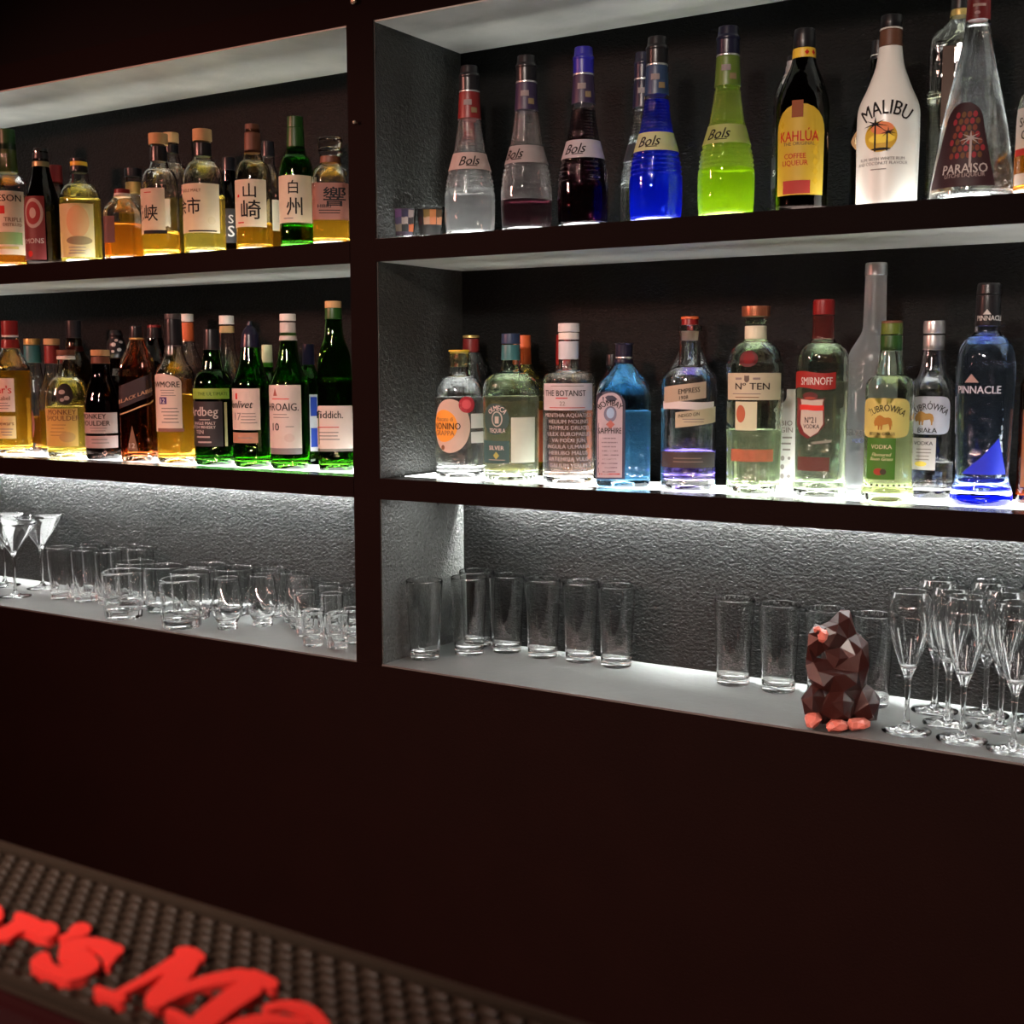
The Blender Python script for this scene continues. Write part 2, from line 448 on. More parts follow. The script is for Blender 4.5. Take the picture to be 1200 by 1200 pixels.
PLACED = []
def settle(u, v, y, r, z):
    """slide a thing along its sight line until it stands clear of what is already on the shelf"""
    best = None
    for k in range(60):
        for sgn in ((1, -1) if k else (1,)):
            yy = y + sgn * k * 0.003
            if yy < r + 0.004 or yy > D - r - 0.003: continue
            p = at_y(u, v, yy)
            if all((p.x - q[0]) ** 2 + (yy - q[1]) ** 2 > (r + q[2] + 0.001) ** 2 for q in PLACED if abs(q[3] - z) < 0.05):
                PLACED.append((p.x, yy, r, z)); return yy
    PLACED.append((at_y(u, v, y).x, y, r, z)); print('no clear spot', u, v)
    return y

class B:
    """a bottle standing at photo column u, depth y on the shelf whose top is zs; outline given bottom-up as (row, width)"""
    def __init__(s, name, label, group, u, y, zs, outline, gmat, caps=(), liq=None, labels=(), sq=0, rot=0.0, sides=0,
                 ribs=(), flutes=(), seg=40, wall=0.0028, base=0.012, cat='bottle', fil=4.0, solid=False):
        vmid = 250 if zs > 0.2 else 560
        p = at_y(u, vmid, y)
        for _ in range(3):
            v = s.proj(Vector((p.x, y, zs)))[1]; p = at_y(u, v, y)
        rr = max(q[1] for q in outline) / 2 * (p - CAM).dot(FWD) / FPX * (1.12 if sq or sides else 1)
        y = settle(u, v, min(y, D - rr - 0.004), rr, zs)
        for _ in range(6):
            v = s.proj(Vector((p.x, y, zs)))[1]; p = at_y(u, v, y)
        s.x, s.y, s.zs, s.u = p.x, y, zs, u
        P = Vector((p.x, y, zs)); s.dep = (P - CAM).dot(FWD); s.s = s.dep / FPX
        s.alpha = math.atan2(CX - s.x, -(CY - s.y))       # bearing of the camera measured from -Y towards +X
        s.sq, s.rot, s.sides = sq, rot, sides
        s.k = 1.0
        pts = [(max(1e-3, q[1] * s.s / 2), s.Z(q[0]), (q[2] if len(q) > 2 else fil) * s.s) for q in outline]
        s.rmax = max(q[0] for q in pts)
        if sq or sides:
            s.k = max(s.shape(2 * PI * i / 180) * abs(math.sin(2 * PI * i / 180 - s.alpha)) for i in range(180))
            pts = [(r * (1 + (1 / s.k - 1) * s.blend(r)), z, f) for r, z, f in pts]
            s.rmax = max(q[0] for q in pts)
        r0 = pts[0][0]
        prof = [(0, 0.009, 0), (r0 * 0.45, 0.006, 0.004), (r0 * 0.74, 0.0003, 0.003), (r0 * 0.80, 0.0), (r0 * 0.95, 0.0, 0.002), (r0, 0.005, 0.003)] + [q for q in pts if q[1] > 0.008]
        f = fillet(prof + [(prof[-1][0], prof[-1][1] + 1e-4, 0)], 0.003)
        f = resample(f, 0.006 if not ribs else 0.0014)
        s.fl = [(s.Z(a), s.Z(b), n, amp) for a, b, n, amp in flutes]
        if ribs:
            g = []
            for r, z in f:
                for a, b, n, amp in ribs:
                    za, zb = s.Z(a), s.Z(b)
                    if za <= z <= zb and r > 0.008: r = r + amp * (math.cos(2 * PI * n * (z - za) / (zb - za)) - 1)
                g.append((r, z))
            f = g
        s.prof = f
        s.root = empty(name, (s.x, s.y, s.zs), label, cat, group)
        ztop = f[-1][1]
        s.seg = seg
        if solid:
            o = f + [(0, ztop)]
            lathe('body', o, gmat, s.root, seg, s.cross)
        else:
            inner = [(max(0.002, r - wall), z) for r, z in f if z > base]
            inner = resample([(inner[0][0], base)] + inner[1:] if len(inner) > 1 else inner, 0.006)
            path = f + [(inner[-1][0], ztop)] + inner[::-1][1:] + [(inner[0][0] * .5, base + 0.003), (0, base + 0.005)]
            lathe('glass_body', path, gmat, s.root, seg, s.cross)
            if liq:
                zl = s.Z(liq[0]); q = []
                for r, z in inner:
                    if z < zl: q.append((r + 0.0006, z))
                if q:
                    q = [(0, base + 0.0044), (q[0][0] * .5, base + 0.0024), (q[0][0] * .97, base - 0.0006)] + q + [(s.rad(zl) - wall + 0.0006, zl), (0, zl)]
                    lathe('liquid', q, liq[1], s.root, seg, s.cross)
        for c in caps:
            cn, cmat, cp = c[0], c[1], c[2]
            q = [(a[1] * s.s / 2, s.Z(a[0]), (a[2] if len(a) > 2 else 1.0) * s.s) for a in cp]
            q = [(0, q[0][1], 0), (q[0][0], q[0][1], 0.0006)] + q[1:-1] + [(q[-1][0], q[-1][1], 0.0012), (0, q[-1][1] + 1e-5, 0)]
            co = lathe(cn, resample(fillet(q, 0.001), 0.01), cmat, s.root, 28)
            if len(c) > 3: s.marks(c[3], co, s.capfn(cp))
        for L in labels: s.label(*L)
    @staticmethod
    def proj(P):
        d = P - CAM; z = d.dot(FWD); return 600 + FPX * d.dot(RIGHT) / z, 600 - FPX * d.dot(UP) / z
    def Z(s, v):
        d = pray(s.u, v); t = (Vector((s.x, s.y, 0)) - Vector((CX, CY, 0))).dot(HF) / d.dot(HF)
        return CZ + t * d.z - s.zs
    def blend(s, r):
        if s.rmax <= 0: return 0
        t = min(1, max(0, (r / s.rmax - 0.6) / 0.3)); return t * t * (3 - 2 * t)
    def shape(s, th):
        a = th - s.rot
        if s.sides:
            n = s.sides; h = PI / n; b = ((a + h) % (2 * h)) - h
            m = math.cos(h) / math.cos(b); e = s.sq or 1
            return 1 + (m / ((1 + math.cos(h)) / 2) - 1) * e
        n = s.sq; c, d = abs(math.cos(a)), abs(math.sin(a))
        return (c ** n + d ** n) ** (-1.0 / n)
    def cross(s, th, r, z):
        m = 1.0
        if s.sq or s.sides: m = 1 + (s.shape(th) - 1) * s.blend(r)
        for a, b, n, amp in getattr(s, 'fl', ()):
            if a <= z <= b:
                e = min(1, (z - a) / 0.006, (b - z) / 0.006); m *= 1 + amp * e * (abs(math.cos(n * th / 2)) - 1)
        return m
    def rad(s, z):
        f = s.prof
        for a, b in zip(f[3:], f[4:]):
            if a[1] <= z <= b[1] and b[1] > a[1]:
                return a[0] + (b[0] - a[0]) * (z - a[1]) / (b[1] - a[1])
        return f[-1][0] if z > f[-1][1] else f[4][0]
    def capfn(s, cp):
        q = [(s.Z(a[0]), a[1] * s.s / 2) for a in cp]
        def fn(th, z):
            for a, b in zip(q, q[1:]):
                if a[0] <= z <= b[0] and b[0] > a[0]: return a[1] + (b[1] - a[1]) * (z - a[0]) / (b[0] - a[0])
            return q[0][1] if z < q[0][0] else q[-1][1]
        return fn
    def bodyfn(s):
        return lambda th, z: s.rad(z) * s.cross(th, s.rad(z), z)
    def theta(s, u, z, fn=None):
        R = (fn(s.alpha, z) if fn else s.rad(z) * (s.k if s.k else 1))
        t = max(-1, min(1, (u - s.u) * s.s / R))
        return s.alpha + math.asin(t)
    def patch(s, name, vs2, fs, off, mat, parent, fn):
        vs = []
        for th, z in vs2:
            R = fn(th, z) + off
            vs.append((R * math.sin(th), -R * math.cos(th), z))
        o = link(name, mesh(name, vs, fs), mat, parent, True)
        return o
    def label(s, v0, v1, ul, ur, col, shape='rect', marks=(), name='label', mat=None):
        """paper label between rows v0 (top) and v1 (bottom); ul None: centred on the bottle's front"""
        fn = s.bodyfn(); z1, z0 = s.Z(v0), s.Z(v1); zc = (z0 + z1) / 2
        if shape == 'none':
            s.marks(marks, s.root, fn); return
        t1 = s.theta(ur, zc); t0 = -t1 if ul is None else s.theta(ul, zc)
        if ul is None and t1 < 0.3: t0 = t1 - 1.6
        if ul is None: t0 = max(t0, t1 - 3.3)
        R = fn(s.alpha, zc)
        b = [(x / R, z) for x, z in shape2d(shape, t0 * R, t1 * R, z0, z1)]
        vs, fs = star(b, 9)
        o = s.patch(name, vs, fs, 0.0005, mat or paper(col), s.root, fn)
        s.marks(marks, o, fn)
        return o
    def marks(s, marks, parent, fn):
        for m in marks:
            if m[0] == 'T':      # ('T', text, u, v, height, align, colour[, xscale, shear, slope])
                _, tx, u, v, h, al, col = m[:7]
                xs = m[7] if len(m) > 7 else 1.0; sh = m[8] if len(m) > 8 else 0.0; slope = m[9] if len(m) > 9 else 0.0
                pts, fs, wd, ch = text_shape(tx)
                z = s.Z(v); th = s.theta(u, z, fn); R = fn(th, z); k = h * s.s / ch
                x0 = {'L': 0, 'C': -wd / 2, 'R': -wd}[al]
                vs = []
                for x, y in pts:
                    X = ((x + x0) * xs + y * sh) * k; vs.append((th + X / R, z + (y - ch / 2) * k + slope * X))
                s.patch('lettering', vs, fs, 0.0011, ink(col), parent, fn)
            elif m[0] == 'A':    # arched text ('A', text, u, v, height, colour, radius_px, xscale)
                _, tx, u, v, h, col, rad, xs = m
                pts, fs, wd, ch = text_shape(tx); z = s.Z(v); th = s.theta(u, z, fn); R = fn(th, z); k = h * s.s / ch; rr = rad * s.s
                vs = []
                for x, y in pts:
                    a = (x - wd / 2) * xs * k / rr; q = rr + (y - ch / 2) * k * (1 if rr > 0 else 1)
                    vs.append((th + q * math.sin(a) / R, z - rr + q * math.cos(a)))
                s.patch('lettering', vs, fs, 0.0011, ink(col), parent, fn)
            else:                # emblem patch (shape, u, v, width, height, colour[, level])
                kind, u, v, wd, hh, col = m[:6]
                z = s.Z(v); th = s.theta(u, z, fn); R = fn(th, z); a, b = wd * s.s / 2, hh * s.s / 2
                bd = [(th + x / R, z + y) for x, y in shape2d(kind, -a, a, -b, b)]
                vs, fs = tess(bd) if kind in ('bull',) else star(bd, 4)
                s.patch('emblem', vs, fs, 0.0008 + (m[6] if len(m) > 6 else 0) * 0.0002, ink(col), parent, fn)

RED = (0.5, 0.02, 0.015); GRY = (0.25, 0.23, 0.21); BROWN = (0.2, 0.1, 0.05)
A, Bz = ZA1 + 0.0003, ZB1 + 0.0003
FY, BY = 0.10, 0.205
def T(t, u, v, h, al='C', col=K, *r): return ('T', t, u, v, h, al, col, *r)
def dome(vs, w, vn, nw):
    return [(vs - (vs - vn) * math.sin(t), nw + (w - nw) * math.cos(t), 2.5) for t in (0, .4, .75, 1.05, 1.3, 1.5)]
def small(u, v0, n, dv, w, col=GRY):      # rows of fine print
    return [('rect', u + random.uniform(-1, 1), v0 + i * dv, w * random.uniform(.7, 1), max(0.7, dv * .3), col) for i in range(n)]

# ---- upper left shelf: whisky
G = 'whisky bottles on the upper shelf left of the post'
B('whisky_bottle', 'bottle with dark green cap cut by the left frame edge on the upper shelf', G, -6, BY, A,
  [(240, 34), (222, 34, 9), (205, 15, 5), (190, 14)], DGR, [('cap', C_GREEN, [(208, 15), (188, 14)])], (235, WHISKY))
B('whisky_bottle', 'whisky bottle with long green and gold capsule and cream green label, leftmost of upper shelf', G, 15, FY, A,
  [(300, 37), (224, 38, 6), (214, 42, 8), (204, 22, 5), (160, 18)], CL,
  [('capsule', C_OLIVE, [(203, 21), (176, 19)]), ('cap', C_GREEN, [(176, 19), (152, 18.5)])], (232, AMBER),
  [(226, 300, None, 30, CREAM, 'rect', [T('JAMESON', 27, 234, 8, 'R', K), ('rect', 6, 248, 7, 9, RED), T('TRIPLE', 27, 259, 5, 'R', BROWN), T('DISTILLED', 27, 265, 3.5, 'R', BROWN),
     ('rect', 10, 281, 36, 14, (0.25, 0.35, 0.12)), ('rect', 8, 292, 30, 3, (0.5, 0.4, 0.12))])])
B('whisky_bottle', 'near black whisky bottle with round red and black label, second on the upper left shelf', G, 53, FY, A,
  [(300, 41), (238, 41, 14), (216, 26, 10), (196, 18, 6), (178, 17)], BLK,
  [('collar', cm('antique_gold', (.32, .27, .13), .4, .5), [(196, 19), (190, 18.5)]), ('cap', C_BLACK, [(190, 17), (184, 18), (179, 17), (174, 14)])], None,
  [(232, 306, None, 55, (0.20, 0.03, 0.03), 'rect', [('oval', 42, 252, 24, 34, (0.35, 0.30, 0.26)), ('oval', 42, 252, 18, 26, (0.22, 0.03, 0.03), 1), ('oval', 42, 252, 8, 12, (0.4, 0.33, 0.28), 2),
     T('SYMONS', 53, 284, 6, 'R', (0.6, 0.55, 0.5)), ('oval', 38, 299, 7, 7, RED)])])
B('whisky_bottle', 'dark bottle with dull red capsule half hidden behind the red labelled bottle', G, 70, BY, A,
  [(300, 34), (232, 34, 10), (216, 15, 5), (200, 14)], BRN, [('capsule', C_DKRED, [(216, 15.5), (194, 14.5)])], (250, AMBER))
B('whisky_bottle', 'pale yellow whisky bottle with black and yellow cap and large picture label', G, 97, FY, A,
  [(300, 46), *dome(236, 46, 217, 26), (212, 22, 4), (198, 20)], CL,
  [('cap_band', C_BLACK, [(203, 20.5), (195, 20)]), ('cap', C_YELLOW, [(195, 19), (190, 19)]), ('cap_top', C_BLACK, [(190, 18), (186, 18)])], (233, PALE),
  [(241, 303, None, 111, (0.72, 0.62, 0.32), 'rect', [('oval', 93, 262, 26, 36, (0.62, 0.40, 0.18)), ('oval', 94, 284, 30, 10, (0.25, 0.2, 0.1), 1), *small(92, 292, 3, 3.4, 26), ('oval', 104, 298, 9, 9, (0.45, 0.4, 0.25), 1)])])
B('whisky_bottle', 'short bottle of orange spirit with white cap on the upper left shelf', G, 146, FY, A,
  [(300, 43), (246, 43, 10), (236, 26, 6), (228, 17)], CL,
  [('neck_ring', C_WHITE, [(232, 19), (227, 18)]), ('cap', C_DKRED, [(227, 18), (222, 17)])], (262, AMBER),
  [(255, 286, 124, 135, (0.16, 0.07, 0.06)), ], sq=6, rot=0.5)
bb = B('whisky_bottle', 'clear bottle with black cap and gold band behind the squat orange bottle', G, 160, BY, A,
  [(300, 36), (238, 36, 10), (226, 18, 4), (206, 17)], CL, [('band', C_GOLD, [(228, 19), (214, 18.5)]), ('cap', C_BLACK, [(208, 20), (198, 20)])], (250, WHISKY))
B('whisky_bottle', 'yellow whisky bottle with cork stopper and cream label bearing one brush character', G, 190, FY, A,
  [(300, 43), *dome(224, 43, 198, 22), (190, 19), (170, 18)], CL,
  [('neck_band', C_BLACK, [(190, 20), (172, 19)]), ('stopper', C_CORK, [(170, 22), (157, 22)])], (272, WHISKY),
  [(223, 276, None, 195, CREAM, 'rect', [T('宮城峡', 187, 251, 17, 'R', K, .95), ('rect', 176, 228, 10, 1, RED), ('rect', 182, 274, 30, 4, K)])])
B('whisky_bottle', 'clear whisky bottle with pale cork top behind the one character bottle', G, 205, BY, A,
  [(300, 38), *dome(214, 38, 192, 20), (180, 16), (168, 15)], CL, [('neck_band', C_BLACK, [(180, 16.5), (170, 16)]), ('stopper', C_CORK, [(168, 18), (156, 18)])], (234, PALE),
  [(236, 268, 180, 204, CREAM)])
B('whisky_bottle', 'yellow whisky bottle with cork stopper and wide cream label with pale emblem', G, 241, FY, A,
  [(300, 48), *dome(218, 48, 190, 24), (184, 20), (168, 19)], CL,
  [('neck_band', C_BLACK, [(184, 20.5), (168, 20)]), ('stopper', C_CORK, [(166, 22), (152, 22)])], (230, PALE),
  [(218, 275, None, 258, CREAM, 'rect', [T('余市', 237, 243, 17, 'R', K, .95), T('SINGLE MALT', 238, 226, 3.6, 'R', BROWN), ('oval', 249, 261, 9, 9, (0.6, 0.5, 0.32)), ('rect', 238, 273, 34, 1.5, K)])])
B('whisky_bottle', 'small dark bottle with black cap and white lettering between the cream labelled bottles', G, 271, BY, A,
  [(300, 27), (232, 27, 8), (216, 15, 4), (196, 14)], BLK, [('cap', C_BLACK, [(200, 15), (185, 14)])], None,
  [(246, 286, 262, 279, (0.05, 0.05, 0.05), 'rect', [T('S', 272, 258, 10, 'C', WHITE), T('S', 272, 272, 13, 'C', WHITE)])])
B('whisky_bottle', 'whisky bottle with brown capsule and two brush characters down a cream label', G, 299, FY, A,
  [(300, 42), *dome(214, 42, 189, 23), (178, 19, 5), (152, 17)], glass('smoky', (.78, .74, .6)),
  [('capsule', C_BROWN, [(180, 19.5), (156, 18)]), ('cap', C_BROWN, [(156, 17), (146, 16)])], (262, WHISKY),
  [(213, 268, None, 313, CREAM, 'rect', [T('山', 294, 225, 15, 'C', K, 1.1), T('崎', 295, 247, 20, 'C', K, 1.1), ('rect', 284, 263, 9, 1.5, RED), ('rect', 282, 232, 3, 3, RED)])])
B('whisky_bottle', 'amber bottle with pale side label behind the brown capsuled whisky', G, 317, BY, A,
  [(300, 32), (215, 32, 12), (196, 15, 6), (172, 14)], CL, [('cap', C_BLACK, [(184, 15), (166, 14)])], (262, WHISKY), [(236, 272, 318, 330, CREAM)])
B('whisky_bottle', 'green whisky bottle with two brush characters on a cream label', G, 349, FY, A,
  [(300, 40), *dome(208, 40, 183, 25), (174, 21, 5), (145, 18)], GRN,
  [('capsule', C_GREEN, [(176, 21.5), (150, 19)]), ('cap', C_GREEN, [(150, 19), (137, 18)])], (264, liquid('greenish', (.8, .9, .3))),
  [(208, 263, None, 366, CREAM, 'rect', [T('白', 345, 221, 14, 'C', K, .95), T('州', 346, 243, 19, 'C', K, .95), ('rect', 339, 258, 12, 1.2, GRY)])])
B('whisky_decanter', 'square decanter of whisky with glass stopper and mauve label beside the post', G, 389, FY, A,
  [(300, 43), (212, 43, 5), (200, 38, 7), (193, 24, 3), (186, 22)], CL,
  [('neck_ribbon', C_BROWN, [(192, 24), (184, 23.5)]), ('stopper_foot', CL, [(184, 25), (176, 28), (174, 26)]), ('stopper', glass('stopper', (.98, .95, .85)), [(174, 27), (164, 29), (162, 27)])], (222, WHISKY),
  [(217, 260, None, 408, (0.30, 0.13, 0.10), 'rect', [T('響', 392, 232, 20, 'C', K, 1.1), T('HIBIKI', 382, 244, 4, 'C', K), *small(388, 249, 2, 3, 26, K)])], sq=5, rot=0.62, flutes=[(300, 262, 24, .03)], seg=72)

# ---- middle left shelf: whisky
G = 'whisky bottles on the middle shelf left of the post'
B('whisky_bottle', 'dark capped bottle cut by the left frame edge on the middle shelf', G, -8, 0.15, Bz,
  [(440, 40), (436, 40, 8), (424, 18, 4), (390, 16)], BLK, [('cap', C_BLACK, [(426, 18), (388, 16)])], None, [(466, 522, -20, 3, (.5, .46, .42))])
B('whisky_bottle', 'whisky bottle with red cap, cream upper label and yellow lower label', G, 18, FY, Bz,
  [(436, 40), (430, 40, 8), (412, 22, 4), (408, 19), (385, 17)], CL,
  [('capsule', C_RED, [(408, 21), (398, 19)]), ('collar', C_WHITE, [(395, 18), (393, 18)]), ('cap', C_RED, [(393, 18.5), (376, 18)])], (434, WHISKY),
  [(443, 482, None, 20, RED_LIT_WHITE, 'rect', [T("Dewar's", 17, 456, 9, 'R', RED), T('White Label', 15, 466, 5, 'R', BROWN), *small(8, 472, 3, 3, 16)]),
   (487, 513, None, 20, (.75, .62, .3), 'rect', [T('Dewars', 18, 495, 5, 'R', BROWN), *small(9, 502, 3, 3.4, 16)], 'lower_label')])
B('whisky_bottle', 'amber bottle with teal and yellow stopper and round reddish label', G, 43, 0.15, Bz,
  [(470, 36), (462, 36, 12), (438, 20, 8), (424, 18), (408, 17)], CL,
  [('neck_sleeve', C_TEAL, [(425, 20), (405, 18.5)]), ('stopper', C_GOLD, [(404, 18.5), (397, 18.5)])], (488, AMBER),
  [(466, 526, 22, 42, (0.42, 0.12, 0.11), 'oval', [T('MUSICAL', 41, 484, 5, 'R', K, 1, 0, -.2), ('oval', 31, 497, 14, 16, (.12, .05, .05)), ('oval', 30, 496, 6, 7, (.5, .25, .22), 1)]), (518, 524, 24, 42, (.05, .05, .05), 'rect', [], 'foot_label')])
B('whisky_bottle', 'clear bottle with red banded neck and cork top behind the round labelled bottle', G, 66, BY, Bz,
  [(470, 34), (460, 34, 12), (440, 20, 8), (428, 17), (410, 16)], CL,
  [('neck_sleeve', C_DKRED, [(426, 18), (405, 17)]), ('stopper', C_CORK, [(404, 18), (397, 18)])], (480, WHISKY))
B('whisky_bottle', 'dark broad shouldered bottle with black cap behind the three monkeys bottle', G, 92, BY, Bz,
  [(440, 38), (426, 38, 8), (414, 22, 5), (400, 17, 4), (388, 15)], glass('dusk', (.35, .28, .16)), [('neck_band', C_DKRED, [(412, 19), (406, 18)]), ('cap', C_BLACK, [(396, 17), (376, 17)])], (470, WHISKY))
B('whisky_bottle', 'pale whisky bottle with yellow label and three small black monkeys on its shoulder', G, 82, 0.09, Bz,
  [(490, 49), *dome(476, 50, 442, 24), (434, 20, 6), (420, 19)], CL,
  [('collar', C_WHITE, [(421, 21), (417, 20)]), ('stopper', C_BROWN, [(416, 21), (410, 21)])], (476, PALE),
  [(478, 522, None, 92, (.72, .50, .14), 'rect', [T('MONKEY', 74, 482, 6, 'C', BROWN), T('SHOULDER', 74, 489, 6, 'C', BROWN), *small(70, 497, 4, 4, 22, (.45, .3, .1)), ('oval', 80, 511, 18, 12, (.5, .35, .12))]),
   (449, 474, 70, 88, (.02, .02, .02), 'oval', [('oval', 76, 459, 7, 5, (.55, .55, .5)), ('oval', 81, 466, 6, 5, (.55, .55, .5)), ('oval', 76, 468, 5, 4, (.4, .4, .38))], 'monkey_badge')])
B('whisky_bottle', 'dark brown bottle with two pinkish white labels beside the three monkeys bottle', G, 122, 0.085, Bz,
  [(490, 40), (474, 40, 10), (456, 32, 10), (440, 21, 6), (424, 19)], BLK,
  [('collar', C_BROWN, [(426, 21), (418, 20)]), ('stopper', C_CORK, [(417, 21), (410, 21)])], None,
  [(483, 507, None, 138, (.62, .52, .47), 'rect', [T('MONKEY', 126, 487, 6, 'R', K), T('SHOULDER', 130, 495, 6, 'R', K), *small(116, 501, 2, 3, 24)]), (510, 524, None, 138, (.58, .45, .42), 'rect', [*small(118, 514, 2, 4, 24)], 'lower_label')])  # red room light put into the white of both labels
B('whisky_bottle', 'dark bottle with black and white patterned round stopper behind the middle shelf whiskies', G, 141, BY, Bz,
  [(460, 30), (450, 30, 8), (436, 17, 5), (420, 16)], BLK,
  [('patterned_stopper', C_BLACK, [(420, 14), (414, 21, 4), (403, 22, 4), (396, 15, 3), (392, 16), (387, 12)], [('oval', 138, 404, 5, 5, WHITE), ('oval', 144, 410, 5, 4, WHITE), ('oval', 146, 401, 5, 3, WHITE), ('oval', 137, 412, 4, 3, WHITE), ('oval', 141, 399, 4, 3, WHITE)])], None,
  [(432, 440, 136, 150, (.3, .3, .28), 'rect', [T('28', 143, 436, 6, 'C', K)])])
B('whisky_bottle', 'tall square amber bottle with dark diagonal label and long tapering neck', G, 165, 0.085, Bz,
  [(450, 43), (432, 42, 5), (416, 31, 14), (402, 19, 8), (396, 16)], glass('brownish', (.80, .55, .40)),
  [('ring', C_GOLD, [(398, 17), (396, 17)]), ('cap', C_BLACK, [(396, 16), (386, 15), (382, 14)])], (441, liquid('brown_whisky', (.72, .30, .12))),
  [(450, 476, None, 181, (.035, .025, .03), 'slant', [T('BLACK LABEL', 162, 463, 4.5, 'C', (.5, .32, .2), 1, 0, .42), ('slant', 164, 477, 38, 1.5, (.5, .36, .2), 1)]),
   (498, 527, 150, 162, (.25, .14, .08), 'tri', [T('12', 156, 521, 6, 'C', (.75, .7, .6))], 'side_print')], sq=7, rot=0.55, seg=64)
B('whisky_bottle', 'black bottle with red topped cap behind the square amber bottle', G, 186, BY, Bz,
  [(430, 40), (424, 40, 12), (406, 22, 8), (396, 17)], BLK, [('cap', C_BLACK, [(398, 17), (384, 16)]), ('cap_top', C_RED, [(384, 16), (381, 15)])], None)
B('whisky_bottle', 'amber bottle with black capsule and tall cream arched label numbered twelve', G, 208, 0.09, Bz,
  [(446, 44), (436, 44, 12), (422, 26, 8), (406, 20, 4), (380, 18)], CL,
  [('capsule', C_BLACK, [(405, 20.5), (374, 19)]), ('cap', cm('charcoal', (.07, .06, .06), .4), [(374, 19), (368, 19)])], (462, WHISKY),
  [(438, 505, None, 215, RED_LIT_WHITE, 'softarch', [T('BOWMORE', 213, 450, 7, 'R', K, .9), *small(199, 457, 3, 3, 20), ('rect', 194, 469, 10, 8, (.08, .05, .16)), T('12', 194, 469, 5.5, 'C', WHITE), *small(201, 478, 5, 4, 22), ('rect', 200, 503, 34, 4, (.2, .1, .08))])])
B('whisky_bottle', 'bottle with white cap and bright orange capsule behind the arched label bottle', G, 224, BY, Bz,
  [(440, 38), (430, 38, 14), (410, 20, 8), (398, 15), (380, 14)], CL,
  [('capsule', C_ORANGE, [(400, 15.5), (378, 14.5)]), ('cap', C_WHITE, [(377, 15.5), (368, 15)])], (444, AMBER))
B('whisky_bottle', 'dark green bottle with black label lettered in pale Celtic type', G, 252, 0.09, Bz,
  [(460, 45), *dome(456, 45, 434, 24), (412, 19, 5), (394, 17)], DGR,
  [('capsule', C_BLACK, [(410, 19.5), (386, 17)])], (452, liquid('olive', (.5, .55, .15))),
  [(455, 467, None, 270, (.30, .50, .06), 'rect', [T('THE ULTIMATE', 268, 461, 4, 'R', (.08, .15, .02))], 'top_label'),
   (470, 522, None, 262, (.03, .025, .028), 'rect', [T('Ardbeg', 257, 481, 11, 'R', (.62, .56, .52), .9), *small(242, 491, 1, 3, 16, (.4, .36, .34)), T('SINGLE MALT', 254, 495, 3.5, 'R', (.5, .45, .42)), T('SCOTCH WHISKY', 254, 499.5, 3.5, 'R', (.5, .45, .42)), T('TEN', 236, 505, 4.5, 'C', (.55, .5, .46)), *small(240, 511, 2, 6, 20, (.35, .3, .28))]),
   (471, 522, 264, 267, (.45, .42, .2), 'rect', [], 'edge_strip')])
B('whisky_bottle', 'clear bottle with white cap and slim neck behind the dark green bottle', G, 270, BY, Bz,
  [(450, 34), (436, 34, 10), (414, 20, 8), (392, 17, 6), (382, 16)], CL, [('neck_band', C_CORK, [(390, 17), (382, 16.5)]), ('cap', C_WHITE, [(380, 17.5), (370, 17)])], (460, PALE))
B('whisky_bottle', 'green bottle with black pointed cap and script on a pale pink label', G, 297, 0.09, Bz,
  [(460, 44), (450, 44, 14), (428, 28, 10), (410, 22, 5), (398, 19)], GRN,
  [('capsule', C_NAVY, [(407, 23), (392, 19), (386, 14), (382, 7), (376, 5)])], (448, liquid('green_gold', (.65, .72, .2))),
  [(455, 503, None, 306, RED_LIT_WHITE, 'rect', [T('Glenlivet', 297, 473, 9, 'R', K, .9, .3), ('rect', 280, 464, 3, 7, RED), T('17', 281, 487, 9, 'C', GRY), *small(292, 484, 4, 3.5, 20)]),
   (506, 518, None, 303, (.55, .28, .18), 'rect', [*small(288, 512, 1, 3, 20)], 'lower_label')])
B('whisky_bottle', 'bottle with pale green cap peeping between the two green bottles', G, 316, BY, Bz,
  [(460, 30), (450, 30, 10), (436, 14, 4), (425, 13)], GRN, [('cap', C_PGREEN, [(430, 12.5), (404, 12)])], (470, PALE))
B('whisky_bottle', 'green bottle with white sealed cap and large white label marked ten', G, 341, 0.09, Bz,
  [(460, 46), (450, 46, 14), (428, 27, 10), (408, 21, 5), (390, 19)], GRN,
  [('seal', cm('seal_grey', (.50, .47, .43), .5), [(399, 21), (392, 19), (378, 18.5)]), ('cap', C_WHITE, [(376, 19), (368, 18.5)])], (446, liquid('green_gold', (.65, .72, .2))),
  [(451, 524, None, 354, (.80, .70, .64), 'rect', [T('LAPHROAIG.', 351, 476, 9, 'R', K, .85), ('tri', 325, 459, 6, 9, (.3, .1, .08)), ('rect', 330, 467, 22, 1, RED), *small(330, 485, 2, 3.4, 20), T('10', 325, 499, 9, 'C', K), *small(340, 499, 1, 3, 12), ('oval', 340, 512, 12, 10, (.72, .6, .54))]),  # white paper, with red room light put into its colour
   (524, 531, None, 354, (.28, .26, .26), 'rect', [], 'foot_label')])
B('whisky_bottle', 'green bottle with navy cap and blue and white label behind the large white labelled bottle', G, 364, BY, Bz,
  [(460, 30), (446, 30, 10), (430, 14, 4), (415, 13)], GRN, [('cap', C_NAVY, [(428, 14), (403, 13)])], (470, PALE),
  [(462, 528, 362, 373, (.7, .7, .7), 'rect', [('rect', 369, 476, 8, 22, (.02, .05, .3)), ('rect', 369, 512, 8, 22, (.02, .05, .3))])])
